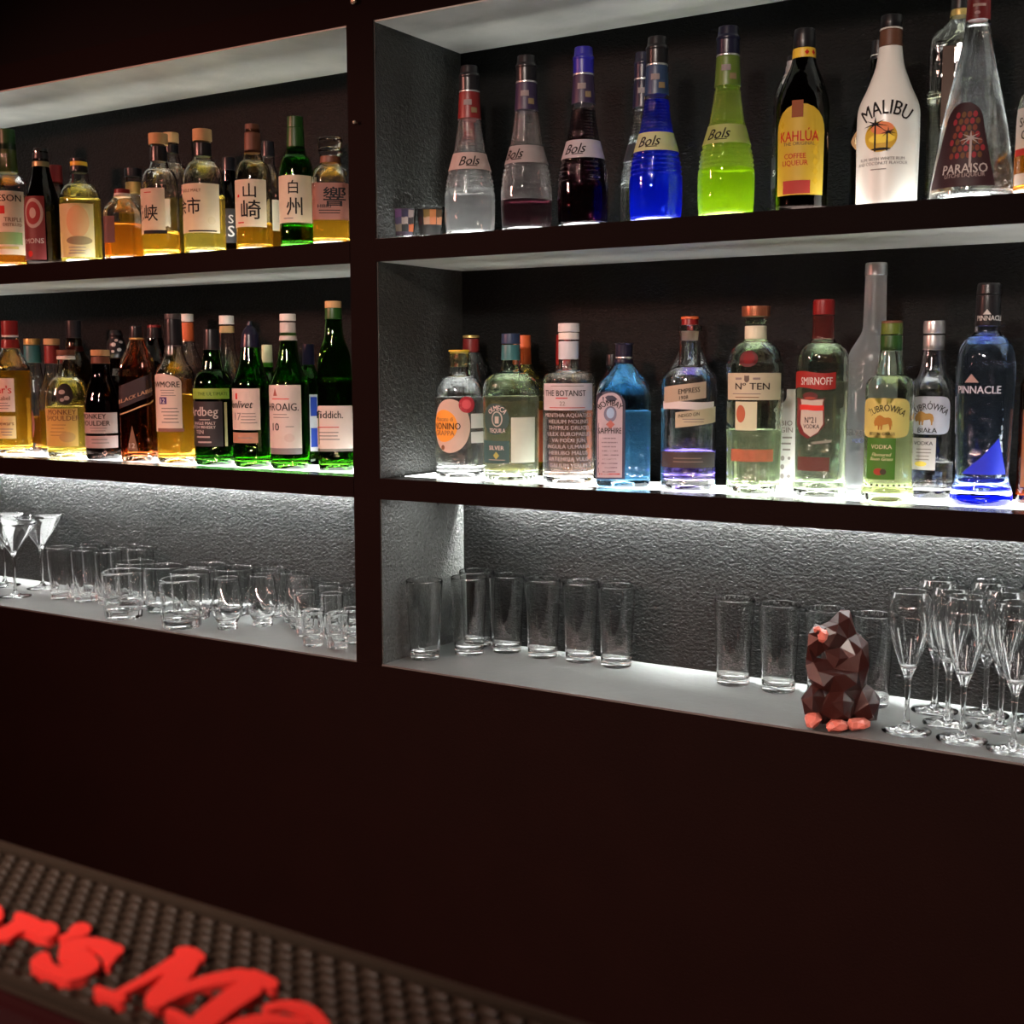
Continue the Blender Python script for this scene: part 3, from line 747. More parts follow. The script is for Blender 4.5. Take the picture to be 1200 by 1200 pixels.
B('whisky_bottle', 'triangular green bottle with tan cap, tallest and nearest the post on the middle shelf', G, 394, FY, Bz,
  [(460, 41), (432, 40, 14), (410, 35, 10), (394, 22, 8), (372, 19, 4), (364, 18)], GRN,
  [('capsule', C_GREEN, [(374, 20), (361, 19)]), ('cap', C_CORK, [(361, 19.5), (353, 19)])], (443, liquid('green_gold', (.65, .72, .2))),
  [(475, 525, 374, 413, RED_LIT_WHITE, 'rect', [T('Glenfiddich.', 402, 485, 9, 'R', K, .8), *small(388, 500, 1, 3, 24, RED), *small(388, 506, 3, 4, 26)]), (525, 528, 374, 413, (.2, .2, .16), 'rect', [], 'foot_label')],
  sides=3, sq=0.55, rot=0.7, seg=60)

# ---- upper right shelf: liqueurs
G = 'liqueur bottles on the upper shelf right of the post'
def ribbed(label, u, y, W, vt, vb, gmat, liq, sleeve, cap, lab, ulab, tcol=K):
    H = vb - vt
    f = lambda t: vb - t * H
    o = [(f(.02), W * .94), (f(.10), W * .99, 5), (f(.22), W, 10), (f(.32), W * .96, 8), (f(.385), W * .85, 5), (f(.49), W * .64, 6), (f(.62), W * .50, 6), (f(.70), W * .44, 5), (f(.86), W * .39)]
    caps = [('neck_sleeve', sleeve, [(f(.69), W * .46), (f(.845), W * .405)], [('rect', u - 2, f(.78), W * .16, H * .03, (.22, .19, .19)), ('rect', u + W * .09, f(.735), W * .12, H * .03, (.2, .15, .08))]),
            ('cap_ring', C_SILVER, [(f(.845), W * .41), (f(.855), W * .41)]), ('cap', cap, [(f(.855), W * .40), (f(.93), W * .40), (f(.935), W * .42), (f(.945), W * .42), (f(.955), W * .37), (f(1), W * .34)])]
    B('liqueur_bottle', label, G, u, y, A, o, gmat, caps, liq,
      [(f(.485), f(.385), ulab[0], ulab[1], lab, 'rect', [T('Bols', u - W * .02 if ulab[2] is None else ulab[2], f(.437), H * .055, 'C', tcol, .9, .3, .06), ('rect', u + W * .04 if ulab[2] is None else ulab[2] + 3, f(.405), W * .22, 1, tcol)])] if lab else [],
      ribs=[(f(.50), f(.70), 12, .0007), (f(.26), f(.38), 5, .0010)], seg=48)
SMOKE = (0.36, 0.32, 0.31)
RIB = glass('ribbed_clear', (.98, .98, .97), 0, 1.5, .0009, .05)
ribbed('clear ribbed liqueur bottle with red neck sleeve, nearest the shot glasses', 551, FY, 59, 78, 279, RIB, (222, WATER), C_DKRED, C_BLACK, (.5, .38, .34), (521, 578, None))
ribbed('dark ribbed bottle hidden behind the red sleeved liqueur bottle', 549, BY, 52, 112, 284, BLK, None, C_DKRED, C_BLACK, None, None)
ribbed('ribbed bottle half filled with near black liqueur under a purple neck sleeve', 617, FY, 60, 66, 274, RIB, (236, DARKL), C_PURPLE, C_BLACK, SMOKE, (588, 640, 602))
ribbed('ribbed bottle full of near black liqueur with blue cap and white label', 683, FY, 60, 56, 271, CL, (130, DARKL), C_PURPLE, C_BRIGHTBLUE, (.55, .52, .55), (655, 708, 673))
ribbed('clear ribbed bottle with navy sleeve half hidden behind the bright blue bottle', 752, BY, 52, 62, 272, CL, (160, WATER), C_NAVY, C_NAVY, (.05, .05, .06), (728, 775, None))
ribbed('ribbed bottle filled with bright blue liqueur', 768, FY, 62, 44, 265, CL, (118, BLUEL), C_BLUE, C_BLACK, (.62, .66, .3), (738, 794, 759))
ribbed('ribbed bottle of yellow green liqueur with olive neck sleeve', 850, FY, 66, 32, 259, glass('lime', (.86, .97, .40), 0, 1.5, .0009, .16), (200, GREENL), C_OLIVE, C_NAVY, (.42, .44, .16), (820, 879, 840))
B('liqueur_bottle', 'clear bottle with silver and white top behind the dark coffee liqueur bottle', G, 926, BY, A,
  [(235, 46), (110, 44, 8), (96, 34, 6), (88, 20, 3), (78, 18)], CL, [('collar', C_WHITE, [(98, 26), (88, 22)]), ('cap', C_SILVER, [(88, 17), (80, 16), (72, 16)]), ('cap_top', C_BLACK, [(72, 15), (66, 14)])], (150, WATER),
  [(185, 222, 903, 916, (.03, .03, .03), 'rect', [T('501', 909, 204, 7, 'C', WHITE)])])
B('liqueur_bottle', 'dark brown coffee liqueur bottle with yellow arched label and red lettering', G, 938, FY, A,
  [(240, 59), (120, 62, 20), (96, 46, 14), (76, 28, 8), (60, 25)], BLK,
  [('neck_band', C_YELLOW, [(70, 27), (58, 26)], [('diamond', 941, 64, 5, 6, RED), ('diamond', 948, 64, 5, 6, RED), ('diamond', 954, 64, 5, 6, RED)]), ('cap', C_BLACK, [(58, 25), (50, 26), (42, 25), (35, 23)])], None,
  [(127, 232, 911, 962, (.78, .52, .04), 'arch', [T('KAHLÚA', 934, 164, 12, 'C', RED, .72), T('THE ORIGINAL', 934, 173, 4, 'C', BROWN), T('COFFEE', 930, 187, 6, 'C', RED, .9), T('LIQUEUR', 930, 195, 6, 'C', RED, .9), ('rect', 932, 223, 32, 15, (.35, .04, .03)), ('rect', 932, 133, 13, 19, (.22, .06, .02)),
     *[('diamond', 953, 150 + 11 * i, 8, 9, (.62, .38, .02)) for i in range(1, 7)], *[('diamond', 916, 150 + 11 * i, 6, 9, (.62, .38, .02)) for i in range(0, 2)]])])
B('liqueur_bottle', 'near black bottle with diamond label behind the white coconut bottle', G, 1024, BY, A,
  [(235, 58), (150, 58, 16), (124, 40, 12), (96, 18, 6), (62, 16)], glass('olive_black', (.10, .09, .03)), [('cap', C_BLACK, [(70, 18), (64, 17), (48, 16)]), ('ring', C_WHITE, [(66, 18), (65, 18)])], None,
  [(156, 178, 996, 1012, (.55, .28, .12), 'diamond', [('diamond', 1004, 167, 12, 16, (.1, .04, .03)), T('B', 1003, 167, 8, 'C', (.8, .6, .4))])])
MAL = pm('white_ceramic_bottle', (.80, .80, .74), .28)
B('liqueur_bottle', 'opaque white coconut liqueur bottle with palm and sunset print and black cap', G, 1038, FY, A,
  [(236, 69), (160, 71, 10), (126, 70, 16), (106, 51, 14), (78, 31, 10), (56, 26)], MAL,
  [('neck_band', C_BROWN, [(55, 26), (36, 25)]), ('ring', C_WHITE, [(36, 26), (34, 26)]), ('cap', C_BLACK, [(34, 25), (28, 26), (19, 24)])], None,
  [(148, 183, 1013, 1048, (.85, .55, .05), 'oval', [('oval', 1031, 156, 26, 14, (.80, .25, .10)), ('oval', 1031, 168, 30, 10, (.92, .68, .08), 1),
      ('rect', 1024, 166, 2, 32, K, 2), ('rect', 1037, 171, 1.6, 22, K, 2),
      ('frond', 1024, 151, 30, 17, K, 3), ('frond', 1038, 161, 19, 12, K, 3),
      ('oval', 1030, 180, 22, 3, K, 2), ('A', 'MALIBU', 1035, 131, 17, K, 44, .78), T('RUM WITH WHITE RUM', 1031, 191, 3.6, 'C', GRY), T('AND COCONUT FLAVOUR', 1031, 196, 3.6, 'C', GRY), ('rect', 1028, 203, 18, 1, GRY)], 'sunset_print')], solid=True)
B('liqueur_bottle', 'clear square bottle with gold trim behind the tall conical bottle', G, 1117, BY, A,
  [(230, 66), (52, 66, 6), (36, 50, 8), (22, 22, 5), (-6, 20)], CL, [('neck_band', C_GOLD, [(20, 23), (12, 22)]), ('cap', C_BLACK, [(12, 22), (-22, 20)])], (110, liquid('yellowish', (.95, .97, .8))),
  [(60, 150, 1100, 1112, (.10, .05, .03), 'rect', [], 'strip_label')], sq=6, rot=0.1, seg=64)
B('liqueur_bottle', 'tall conical clear bottle with dark red arched mosaic label and red capsule', G, 1138, FY, A,
  [(238, 96), (222, 95, 8), (150, 74, 30), (70, 40, 20), (40, 29, 8), (24, 26, 4), (-10, 24)], CL,
  [('capsule', C_DKRED, [(25, 27), (-4, 25)], [('rect', 1139, 9, 14, 3, (.5, .35, .3)), ('oval', 1137, 18, 6, 4, (.5, .3, .3))]), ('cap', C_DKRED, [(-4, 25), (-20, 24)])], (30, WATER),
  [(125, 224, 1100, 1159, (.045, .014, .018), 'trap', [*[('oval', 1130 + (i - 2.5) * 6 + (3 if j % 2 else 0), 188 - j * 8, 5, 7, ((.20, .05, .03), (.30, .03, .04), (.15, .07, .03))[(i + j * 2) % 3]) for j in range(7) for i in range(6) if abs((i - 2.5) * 6 + (3 if j % 2 else 0)) < 21 - j * 1.7],
     T('PARAISO', 1129, 203, 11, 'C', (.55, .48, .45), .86), T('LITCHI LIQUEUR', 1129, 211, 4.5, 'C', (.4, .3, .28)), ('rect', 1135, 184, 2.5, 36, (.42, .36, .34), 2), ('frond', 1135, 168, 26, 18, (.42, .36, .34), 2)])])
B('liqueur_bottle', 'orange filled bottle with white label cut by the right frame edge on the upper shelf', G, 1216, FY, A,
  [(230, 56), (130, 55, 12), (106, 40, 10), (92, 24), (70, 22)], CL, [('cap', C_BLACK, [(90, 25), (60, 24)])], (170, AMBER),
  [(128, 176, 1190, 1240, WHITE, 'rect', [T('SOUTHERN', 1194, 145, 11, 'L', K, .8), T('COMFORT', 1196, 160, 11, 'L', K, .8)]), (176, 184, 1190, 1240, (.6, .05, .04), 'rect', [], 'red_band'), (205, 218, 1190, 1240, WHITE, 'rect', [], 'lower_label')])

# ---- middle right shelf: clear spirits
G = 'gin and vodka bottles on the middle shelf right of the post'
B('grappa_bottle', 'clear round shouldered bottle with yellow topped stopper and big round orange label', G, 539, FY, Bz,
  [(470, 57), *dome(464, 57, 441, 26), (438, 21, 3), (424, 20), (418, 23)], CL,
  [('stopper', glass('pale_plug', (.95, .88, .6), .1), [(430, 17), (414, 21), (412, 23)]), ('stopper_top', C_YELLOW, [(412, 25), (410, 24)])], (465, WATER),
  [(467, 529, 512, 551, (.72, .55, .44), 'oval', [('oval', 521, 498, 34, 37, (.72, .32, .05)), T('Moscato di', 521, 490, 5, 'C', BROWN, .8), T('NONINO', 523, 498, 8, 'C', K, .8), T('GRAPPA', 521, 506, 6, 'C', BROWN, .9), ('oval', 520, 523, 5, 6, BROWN)]),
   (464, 483, 538, 556, (.55, .04, .06), 'oval', [('oval', 547, 473, 11, 11, (.66, .10, .12))], 'wax_seal'), (484, 501, 552, 567, (.78, .78, .76), 'rect', [], 'back_label'), (505, 518, 552, 567, (.78, .78, .76), 'rect', [], 'back_label')])
B('spirit_bottle', 'clear bottle with red capsule and gold rim behind the yellow stoppered bottle', G, 553, BY, Bz,
  [(460, 46), (446, 42, 14), (418, 24, 8), (412, 19), (400, 18)], CL, [('capsule', C_DKRED, [(413, 19.5), (397, 18.5)]), ('cap_top', C_GOLD, [(396, 19.5), (393, 19)])], (470, WATER))
B('tequila_bottle', 'clear fluted tequila bottle with blue capsule and teal oval emblem', G, 599, FY, Bz,
  [(560, 64), (540, 65, 5), (462, 66, 4), *dome(454, 65, 437, 28), (434, 23, 3), (420, 22), (400, 21)], CLG,
  [('capsule', C_TEAL, [(422, 22.5), (404, 21.5)]), ('cap', C_BLUE, [(403, 22), (391, 21.5)])], (464, liquid('tequila', (.97, .99, .88), .12)),
  [(472, 508, 569, 597, (.045, .11, .10), 'oval', [('oval', 583, 490, 14, 18, (.5, .55, .5)), ('oval', 583, 490, 11, 15, (.06, .13, .12), 1), ('rect', 583, 491, 5, 8, (.6, .62, .55), 2), ('A', 'OLMECA', 583, 477, 6, WHITE, 13, .8), T('TEQUILA', 583, 503, 5, 'C', WHITE, .75)]),
   (515, 541, 568, 597, (.05, .14, .14), 'rect', [T('SILVER', 582, 523, 5, 'C', WHITE), ('diamond', 582, 532, 8, 9, (.35, .42, .12)), ('rect', 582, 537, 22, 1, (.3, .35, .3))], 'lower_label'),
   (488, 540, 599, 626, (.78, .82, .70), 'rect', [], 'back_label')], flutes=[(462, 448, 30, .035), (560, 545, 18, .05)], seg=90)
B('spirit_bottle', 'spirit bottle with orange red capsule behind the fluted tequila bottle', G, 613, BY, Bz,
  [(460, 52), (448, 50, 10), (430, 20, 6), (402, 18)], glass('straw', (.9, .85, .55)), [('capsule', C_ORANGE, [(427, 19), (393, 18)])], (470, PALE), [(480, 540, 620, 640, (.55, .14, .07))])
B('gin_bottle', 'clear cylindrical gin bottle with pale capsule, embossed letters and pink blue label', G, 666, FY, Bz,
  [(460, 60), (444, 60, 4), (438, 54, 7), (434, 26, 4), (420, 23), (396, 23)], CL,
  [('capsule', cm('blue_grey', (.52, .56, .60), .4), [(421, 24), (400, 24)]), ('ring', C_WHITE, [(398, 24), (390, 24)]), ('cap', cm('pale_grey', (.62, .62, .62), .4), [(389, 25), (379, 25)])], (452, liquid('copper_tint', (.97, .9, .84), .08)),
  [(449, 480, 638, 693, (.70, .66, .68), 'rect', [T('THE BOTANIST', 661, 460, 7, 'C', K, .78), ('rect', 658, 466, 14, 1.2, RED), T('22', 659, 472, 5, 'C', GRY), ('rect', 664, 452, 40, .8, GRY), ('rect', 664, 477, 44, .8, RED)]),
   *[(483 + 7.2 * i, 488 + 7.2 * i, 640, 692, None, 'none', [T(t, 666, 485.5 + 7.2 * i, 4.6, 'C', (.50, .42, .37), 1.05)]) for i, t in enumerate(('MENTHA AQUATICA', 'HELIUM MOLINIS', 'THYMUS DRUCEI', 'ULEX EUROPAEUS', 'VA PODII JUN', 'INGULA ULMARIA', 'HERUBO MALUS', 'ARTEMISIA VULG', 'GALIUM VERUM', 'MYRICA GALE'))]], seg=56)
B('spirit_bottle', 'bottle with red capsule showing behind the pink blue labelled gin', G, 661, BY, Bz,
  [(460, 44), (448, 42, 10), (430, 20, 6), (402, 18)], CL, [('capsule', C_RED, [(429, 20), (392, 19)])], (470, AMBER), [(478, 536, 637, 660, (.6, .2, .08))])
B('gin_bottle', 'square blue gin bottle with black cap and framed portrait label', G, 730, FY, Bz,
  [(560, 63), (462, 63, 4), (450, 56, 9), (430, 28, 8), (424, 20), (418, 19)], BLU,
  [('neck_band', C_NAVY, [(427, 22), (421, 21.5)]), ('cap_band', C_SILVER, [(420, 20), (418, 20)]), ('cap', C_NAVY, [(418, 20), (404, 20), (402, 23)])], (481, GINL),
  [(458, 559, 702, 732, (.06, .06, .10), 'softarch', [('softarch', 717, 508.5, 27, 97, (.62, .56, .62)), ('A', 'BOMBAY', 717, 471, 7, K, 16, .75), ('oval', 717, 484, 13, 18, (.16, .17, .24), 1), ('oval', 717, 483, 8, 12, (.30, .45, .62), 2), ('diamond', 717, 496, 9, 10, (.40, .14, .12), 2), T('SAPPHIRE', 717, 503, 7, 'C', K, .62), *small(717, 512, 9, 4.8, 17, (.25, .2, .24)), ('rect', 717, 553, 22, 1.5, RED)])],
  sq=7, rot=0.48, seg=72)
B('gin_bottle', 'bottle with small black cap behind the square blue gin bottle', G, 717, BY, Bz,
  [(470, 40), (450, 38, 10), (438, 17, 4), (428, 15)], CL, [('cap', C_BLACK, [(430, 15), (415, 14)])], (480, WATER))
B('gin_bottle', 'clear round shouldered gin bottle with cork and tilted cream labels, two thirds empty', G, 806, FY, Bz,
  [(470, 64), *dome(448, 64, 430, 28), (428, 25, 3), (394, 24), (390, 27), (382, 27)], CL,
  [('stopper', cm('cork_plug', (.62, .55, .42), .7), [(399, 18), (388, 20)]), ('stopper_top', glass('stopper_clear', (.95, .95, .9)), [(388, 25), (381, 26)])], (527, liquid('indigo', (.30, .22, .72))),
  [(450, 469, 778, 825, (.55, .48, .34), 'tilt', [T('EMPRESS', 806, 457, 6, 'C', K, .8, 0, .12), T('1908', 800, 465, 4.5, 'C', K, .9, 0, .12)]),
   (470, 479, 777, 834, (.80, .80, .76), 'wave', [], 'white_band'), (479, 497, 791, 836, (.60, .56, .36), 'tilt', [T('INDIGO GIN', 806, 485, 4, 'C', K, .8, 0, .12), *small(812, 490, 2, 3, 30)], 'lower_label'),
   (528, 546, 776, 836, (.07, .06, .055), 'rect', [*small(806, 535, 2, 4, 40, (.2, .17, .14))], 'dark_band')], base=0.016)
B('spirit_bottle', 'bottle with orange and red cap behind the cork stoppered gin bottle', G, 806, BY, Bz,
  [(460, 58), (436, 56, 14), (418, 34, 12), (400, 20, 4), (384, 19)], CL, [('cap', C_RED, [(396, 20), (374, 19)]), ('cap_top', C_ORANGE, [(374, 21), (371, 20)])], (490, WATER))
B('gin_bottle', 'fluted pale green gin bottle with copper cap and dark red wax seal', G, 882, FY, Bz,
  [(560, 62), (500, 64, 6), (426, 66, 3), *dome(423, 60, 401, 28), (396, 23), (376, 22)], CLG,
  [('neck_label', cm('cream_paper', (.62, .64, .48), .6), [(398, 25), (382, 25)]), ('collar', glass('collar', (.85, .95, .75)), [(380, 24), (372, 28)]), ('cap', C_COPPER, [(371, 32), (359, 33)])], (503, liquid('gin_green', (.92, .99, .80), .14)),
  [(437, 468, 852, 911, (.66, .64, .46), 'rect', [T('Nº TEN', 879, 452, 8, 'C', K, 1.15), ('shield', 873, 444, 6, 8, (.12, .1, .08)), ('rect', 864, 443.5, 8, 2.5, GRY), ('rect', 884, 443.5, 8, 2.5, GRY), ('rect', 872, 461, 34, 1, GRY), ('rect', 873, 465, 28, 1, BROWN)]),
   (411, 430, 865, 885, (.12, .012, .014), 'oval', [('oval', 875, 420, 13, 13, (.16, .016, .018))], 'wax_seal'), (470, 503, 861, 885, (.72, .78, .55), 'rect', [('oval', 867, 484, 11, 20, (.38, .12, .06))], 'back_print'), (525, 539, 856, 905, (.5, .17, .09), 'rect', [], 'back_band')], flutes=[(578, 505, 14, .08)], seg=84)
bx = None
B('gin_bottle', 'white frosted bottle with black print between the fluted green bottle and the red capped bottle', G, 926, 0.18, Bz,
  [(560, 30), (478, 30, 4), (468, 14, 4), (462, 12)], pm('white_carton_glaze', (.70, .71, .68), .35), [('cap', C_WHITE, [(466, 13), (456, 13)])], None,
  [(478, 570, 912, 932, (.74, .75, .72), 'rect', [T('BIO', 921, 495, 6, 'C', GRY), T('GIN', 921, 503, 6, 'C', GRY), *small(921, 512, 3, 7, 11), ('oval', 918, 536, 4, 6, GRY), ('oval', 924, 536, 3, 4, GRY), ('oval', 918, 546, 4, 6, GRY), ('oval', 918, 557, 4, 6, GRY), ('oval', 924, 557, 4, 4, GRY)])], sq=6, rot=.3, solid=True)
B('vodka_bottle', 'clear vodka bottle with tall red cap and red name band over a shield print', G, 960, FY, Bz,
  [(566, 62), (562, 57, 2), (440, 60, 3), *dome(424, 59, 402, 30), (398, 25, 4), (370, 24)], CLG,
  [('capsule', C_DKRED, [(397, 24.5), (370, 24)]), ('cap', C_RED, [(369, 25), (353, 24.5), (351, 23)])], (447, liquid('spirit_green', (.97, 1, .90), .12)),
  [(436, 455, 931, 975, (.40, .025, .02), 'wave', [T('SMIRNOFF', 953, 446, 9, 'C', WHITE, .66)]),
   (466, 513, 933, 964, (.20, .03, .03), 'shield', [('shield', 948.5, 489, 28, 43, (.70, .70, .60)), ('wave', 948, 477, 30, 6, (.55, .04, .03), 1), T('Nº21', 948, 491, 7, 'C', K, .75), T('VODKA', 949, 498.5, 5, 'C', K, .8)], 'shield_print'),
   (459, 469, 939, 956, (.12, .02, .02), 'oval', [('oval', 947, 466, 14, 3, (.3, .06, .04))], 'crown_print'), (515, 518, 950, 972, (.3, .28, .25), 'tilt', [], 'signature'), (534, 550, 935, 970, (.14, .05, .04), 'rect', [], 'back_band')])
def tree_print(u):
    W_ = (.82, .83, .83); out = [('rect', u, 470, 2.4, 20, W_)]
    rnd = random.Random(3)
    for i in range(9):
        sd = 1 if i % 2 else -1; v = 460 - i * 4.6
        out.append(('slant' if sd > 0 else 'tilt', u + sd * (3 + i * .25), v, 8, 1.0, W_)); out.append(('rect', u + sd * (6 + i * .2), v - 4, 1.0, 6, W_))
    return out
B('vodka_bottle', 'tall frosted vodka bottle with long neck and white tree print', G, 1019, 0.155, Bz,
  [(560, 58), (415, 58, 10), (400, 40, 10), (388, 26, 8), (330, 24, 4), (318, 24)], FRO,
  [('cap', C_SILVER, [(323, 25), (310, 24.5), (308, 23)])], (500, WATER),
  [(416, 480, 991, 1040, None, 'none', tree_print(1001)), (500, 512, 990, 1030, None, 'none', [T('BELVEDERE', 1008, 506, 8, 'C', (.2, .2, .2), .8), T('VODKA', 1008, 515, 5, 'C', (.2, .25, .5))])])
def bison(u, v, w_, h_, c): return ('bull', u, v, w_, h_, c)
B('vodka_bottle', 'clear vodka bottle with yellow bison label and green lower label', G, 1039, 0.085, Bz,
  [(572, 60), (568, 55, 2), (470, 55, 3), *dome(456, 56, 440, 33), (412, 25, 6), (390, 24)], CLG,
  [('capsule', C_GREEN, [(411, 25), (393, 24.5)]), ('cap', C_OLIVE, [(392, 24.5), (379, 24)]), ('cap_top', C_BROWN, [(379, 24.5), (376, 23)])], (492, liquid('straw_spirit', (.98, .98, .62), .14)),
  [(466, 512, 1012, 1061, (.72, .66, .20), 'round', [('A', 'ŻUBRÓWKA', 1036, 477, 8, K, 34, .74), bison(1032, 494, 21, 17, (.34, .17, .03)), T('BISON GRASS', 1031, 507, 3.6, 'C', K)]),
   (512, 560, 1016, 1047, (.06, .22, .02), 'rect', [T('VODKA', 1031, 522, 5, 'C', (.75, .75, .5)), T('Flavoured', 1031, 531, 4, 'C', (.6, .7, .4), 1, .3), T('Bison Grass', 1031, 536, 4, 'C', (.6, .7, .4), 1, .3), ('oval', 1029, 551, 12, 8, (.3, .05, .03)), ('oval', 1034, 551, 7, 7, (.05, .05, .03), 1)], 'lower_label'),
   (564, 569, 1012, 1062, None, 'none', [*[('rect', 1016 + 6 * i, 566.5, 3, 2, K) for i in range(8)]])])
B('vodka_bottle', 'clear vodka bottle with silver cap and white bison label', G, 1088, 0.165, Bz,
  [(560, 52), (480, 52, 3), (450, 50, 14), (438, 32, 10), (410, 24, 6), (390, 23)], CL,
  [('capsule', C_SILVER, [(410, 24), (393, 23.5)]), ('cap', C_SILVER, [(391, 24), (386, 24.5), (380, 24), (376, 23)])], (540, WATER),
  [(464, 508, 1066, 1108, (.60, .66, .74), 'round', [('A', 'ŻUBRÓWKA', 1086, 475, 8, K, 30, .74), bison(1080, 489, 22, 16, (.32, .18, .05)), T('BIAŁA', 1084, 503, 6, 'C', K)]),
   (512, 549, 1068, 1094, (.58, .58, .54), 'rect', [T('VODKA', 1080, 518, 4.5, 'C', K), *small(1080, 525, 4, 4, 18), ('oval', 1078, 542, 14, 6, (.55, .42, .08))], 'lower_label')])
B('vodka_bottle', 'tall blue lit vodka bottle with black capsule and mountain peak print', G, 1149, 0.10, Bz,
  [(582, 70), (574, 68, 4), (560, 58, 4), (548, 60, 4), (440, 66, 8), *dome(430, 65, 394, 34), (390, 28, 4), (346, 26)], glass('ice_blue', (.80, .90, 1.0)),
  [('capsule', C_BLACK, [(382, 28), (346, 27)], [T('PINNACLE', 1152, 373, 6, 'C', WHITE, .8), ('tri', 1148, 366, 9, 6, WHITE)]), ('cap', C_BLACK, [(345, 27), (340, 26), (334, 25), (332, 23)]), ('blue_base', liquid('deep_blue', (.02, .05, .9), .5), [(590, 46), (584, 52)])], (404, liquid('ice_water', (.86, .93, 1), .03)),  # blue disc added inside the base for its glow
  [(438, 448, 1127, 1142, (.55, .38, .34), 'tri', [], 'peak_print'), (450, 462, 1118, 1166, None, 'none', [T('PINNACLE', 1141, 456, 9, 'C', (.72, .74, .82), .9)]),
   (512, 554, 1127, 1175, (.02, .05, .85), 'peak', [], 'blue_mountain_print')], base=0.02)
B('spirit_bottle', 'dark amber bottle cut by the right frame edge on the middle shelf', G, 1210, 0.15, Bz,
  [(560, 38), (450, 38, 12), (436, 24, 6), (425, 16), (415, 15)], BRN, [('cap', C_BLACK, [(430, 17), (408, 16)])], (480, AMBER), [(480, 570, 1196, 1225, (.4, .14, .05))])

# ------------------------------------------------------------------ shot glasses with printed pictures on the upper right shelf
def printed_shot(label, u, y, vtop, w_, cols):
    o = B('shot_glass', label, 'printed shot glasses by the post', u, y, A, [(275, w_ * .82), (vtop, w_)], CL, cat='shot glass', wall=0.002, base=0.009, fil=1)
    lo, hi = vtop + 3, 276
    n = len(cols); cols = [tuple(c_ * .45 for c_ in c) for c in cols]
    o.label(vtop + 3, 277, u - w_ * .42, u + w_ * .36, cols[0], 'rect', [('rect', u - w_ * .36 + w_ * .7 * (i % 4) / 3.2, vtop + 9 + (i // 4) * 8, w_ * .22, 9, c) for i, c in enumerate(cols[1:])], 'picture_print')
printed_shot('shot glass with purple and grey picture print next to the post', 472, 0.075, 243, 33, [(.10, .07, .12), (.14, .08, .26), (.2, .09, .25), (.06, .05, .1), (.4, .3, .28), (.22, .06, .14), (.12, .1, .2), (.5, .4, .36), (.04, .03, .03), (.4, .03, .03), (.3, .26, .2), (.05, .05, .05), (.5, .12, .04)])
printed_shot('shot glass with black and orange picture print beside the red sleeved bottle', 505, 0.105, 243, 33, [(.02, .018, .016), (.03, .02, .02), (.2, .12, .03), (.45, .16, .05), (.1, .06, .03), (.05, .02, .02), (.45, .25, .16), (.55, .18, .08), (.5, .2, .1)])

# ------------------------------------------------------------------ drinking glasses on the bottom ledge
GLS = glass('tableware', (0.99, 0.995, 0.99), 0.0, 1.5, 0)
ZL = ZC + 0.0003
_gl = {}
def glass_mesh(kind, outer, wall, base, seg=40, cross=None, fil=0.004):
    """closed thick walled glass from its outer profile [(r, z)]"""
    if kind in _gl: return _gl[kind]
    f = resample(fillet([(0, 0.0008, 0), (outer[0][0] * .7, 0.0004, 0.001), (outer[0][0], 0, .0015)] + [tuple(q) for q in outer[1:]], fil), 0.006)
    inner = [(max(.001, r - wall), z) for r, z in f if z > base and r > wall * 1.5]
    top = f[-1]
    path = f + [(top[0] - wall * (.5 - .5 * math.cos(t)), top[1] + wall * .5 * math.sin(t)) for t in (.5, 1.05, 1.57, 2.1, 2.65)] + [(inner[0][0] if False else q[0], q[1]) for q in inner[::-1]] + [(inner[0][0] * .8, base - .0005), (0, base - .0005)]
    vs, fs = lathe_data(path, seg, cross)
    me = mesh(kind, vs, fs)
    for p in me.polygons: p.use_smooth = True
    me.materials.append(GLS)
    _gl[kind] = me
    return me
def put(name, me, u, v, label, group, cat='glass', z=None):
    p = at_z(u, v, ZC)
    r = max(math.hypot(q.co.x, q.co.y) for q in me.vertices)
    p.y = settle(u, v, min(max(p.y, r + 0.005), D - r - 0.004), r, ZC)
    p = Vector((at_y(u, v, p.y).x, p.y, ZL))
    o = link(name, me); o.location = p; o.rotation_euler.z = random.uniform(0, 6)
    return tag(o, label, cat, group)
def flute(n, amp, h):
    def c(th, r, z):
        if z < h and r > .008: return 1 + amp * min(1, (h - z) / .02) * (abs(math.cos(n * th / 2)) - 1)
        return 1.0
    return c

TUM = glass_mesh('tall_tumbler', [(.0265, 0), (.0280, .03), (.0335, .142)], .0021, .010)
G = 'tall plain tumblers on the right ledge'
for u, v, lab in ((498, 771, 'tall tumbler standing closest to the post on the right ledge'),
                  (550, 766, 'tall tumbler second from the post, front of an overlapping pair'),
                  (559, 753, 'tall tumbler behind the second one from the post'),
                  (594, 763, 'tall tumbler third along the right ledge from the post'),
                  (636, 769, 'tall tumbler fourth along the right ledge, middle of the row'),
                  (680, 774, 'tall tumbler fifth along the right ledge, second from the row end'),
                  (722, 780, 'tall tumbler ending the row nearest the post'),
                  (859, 801, 'tall tumbler standing first after the empty gap on the right ledge'),
                  (912, 809, 'tall tumbler between the gap and the gorilla figure'),
                  (966, 817, 'tall tumbler directly behind the gorilla figure'),
                  (1020, 826, 'tall tumbler between the gorilla figure and the stemmed flutes')):
    put('tall_tumbler', TUM, u, v, lab, G)

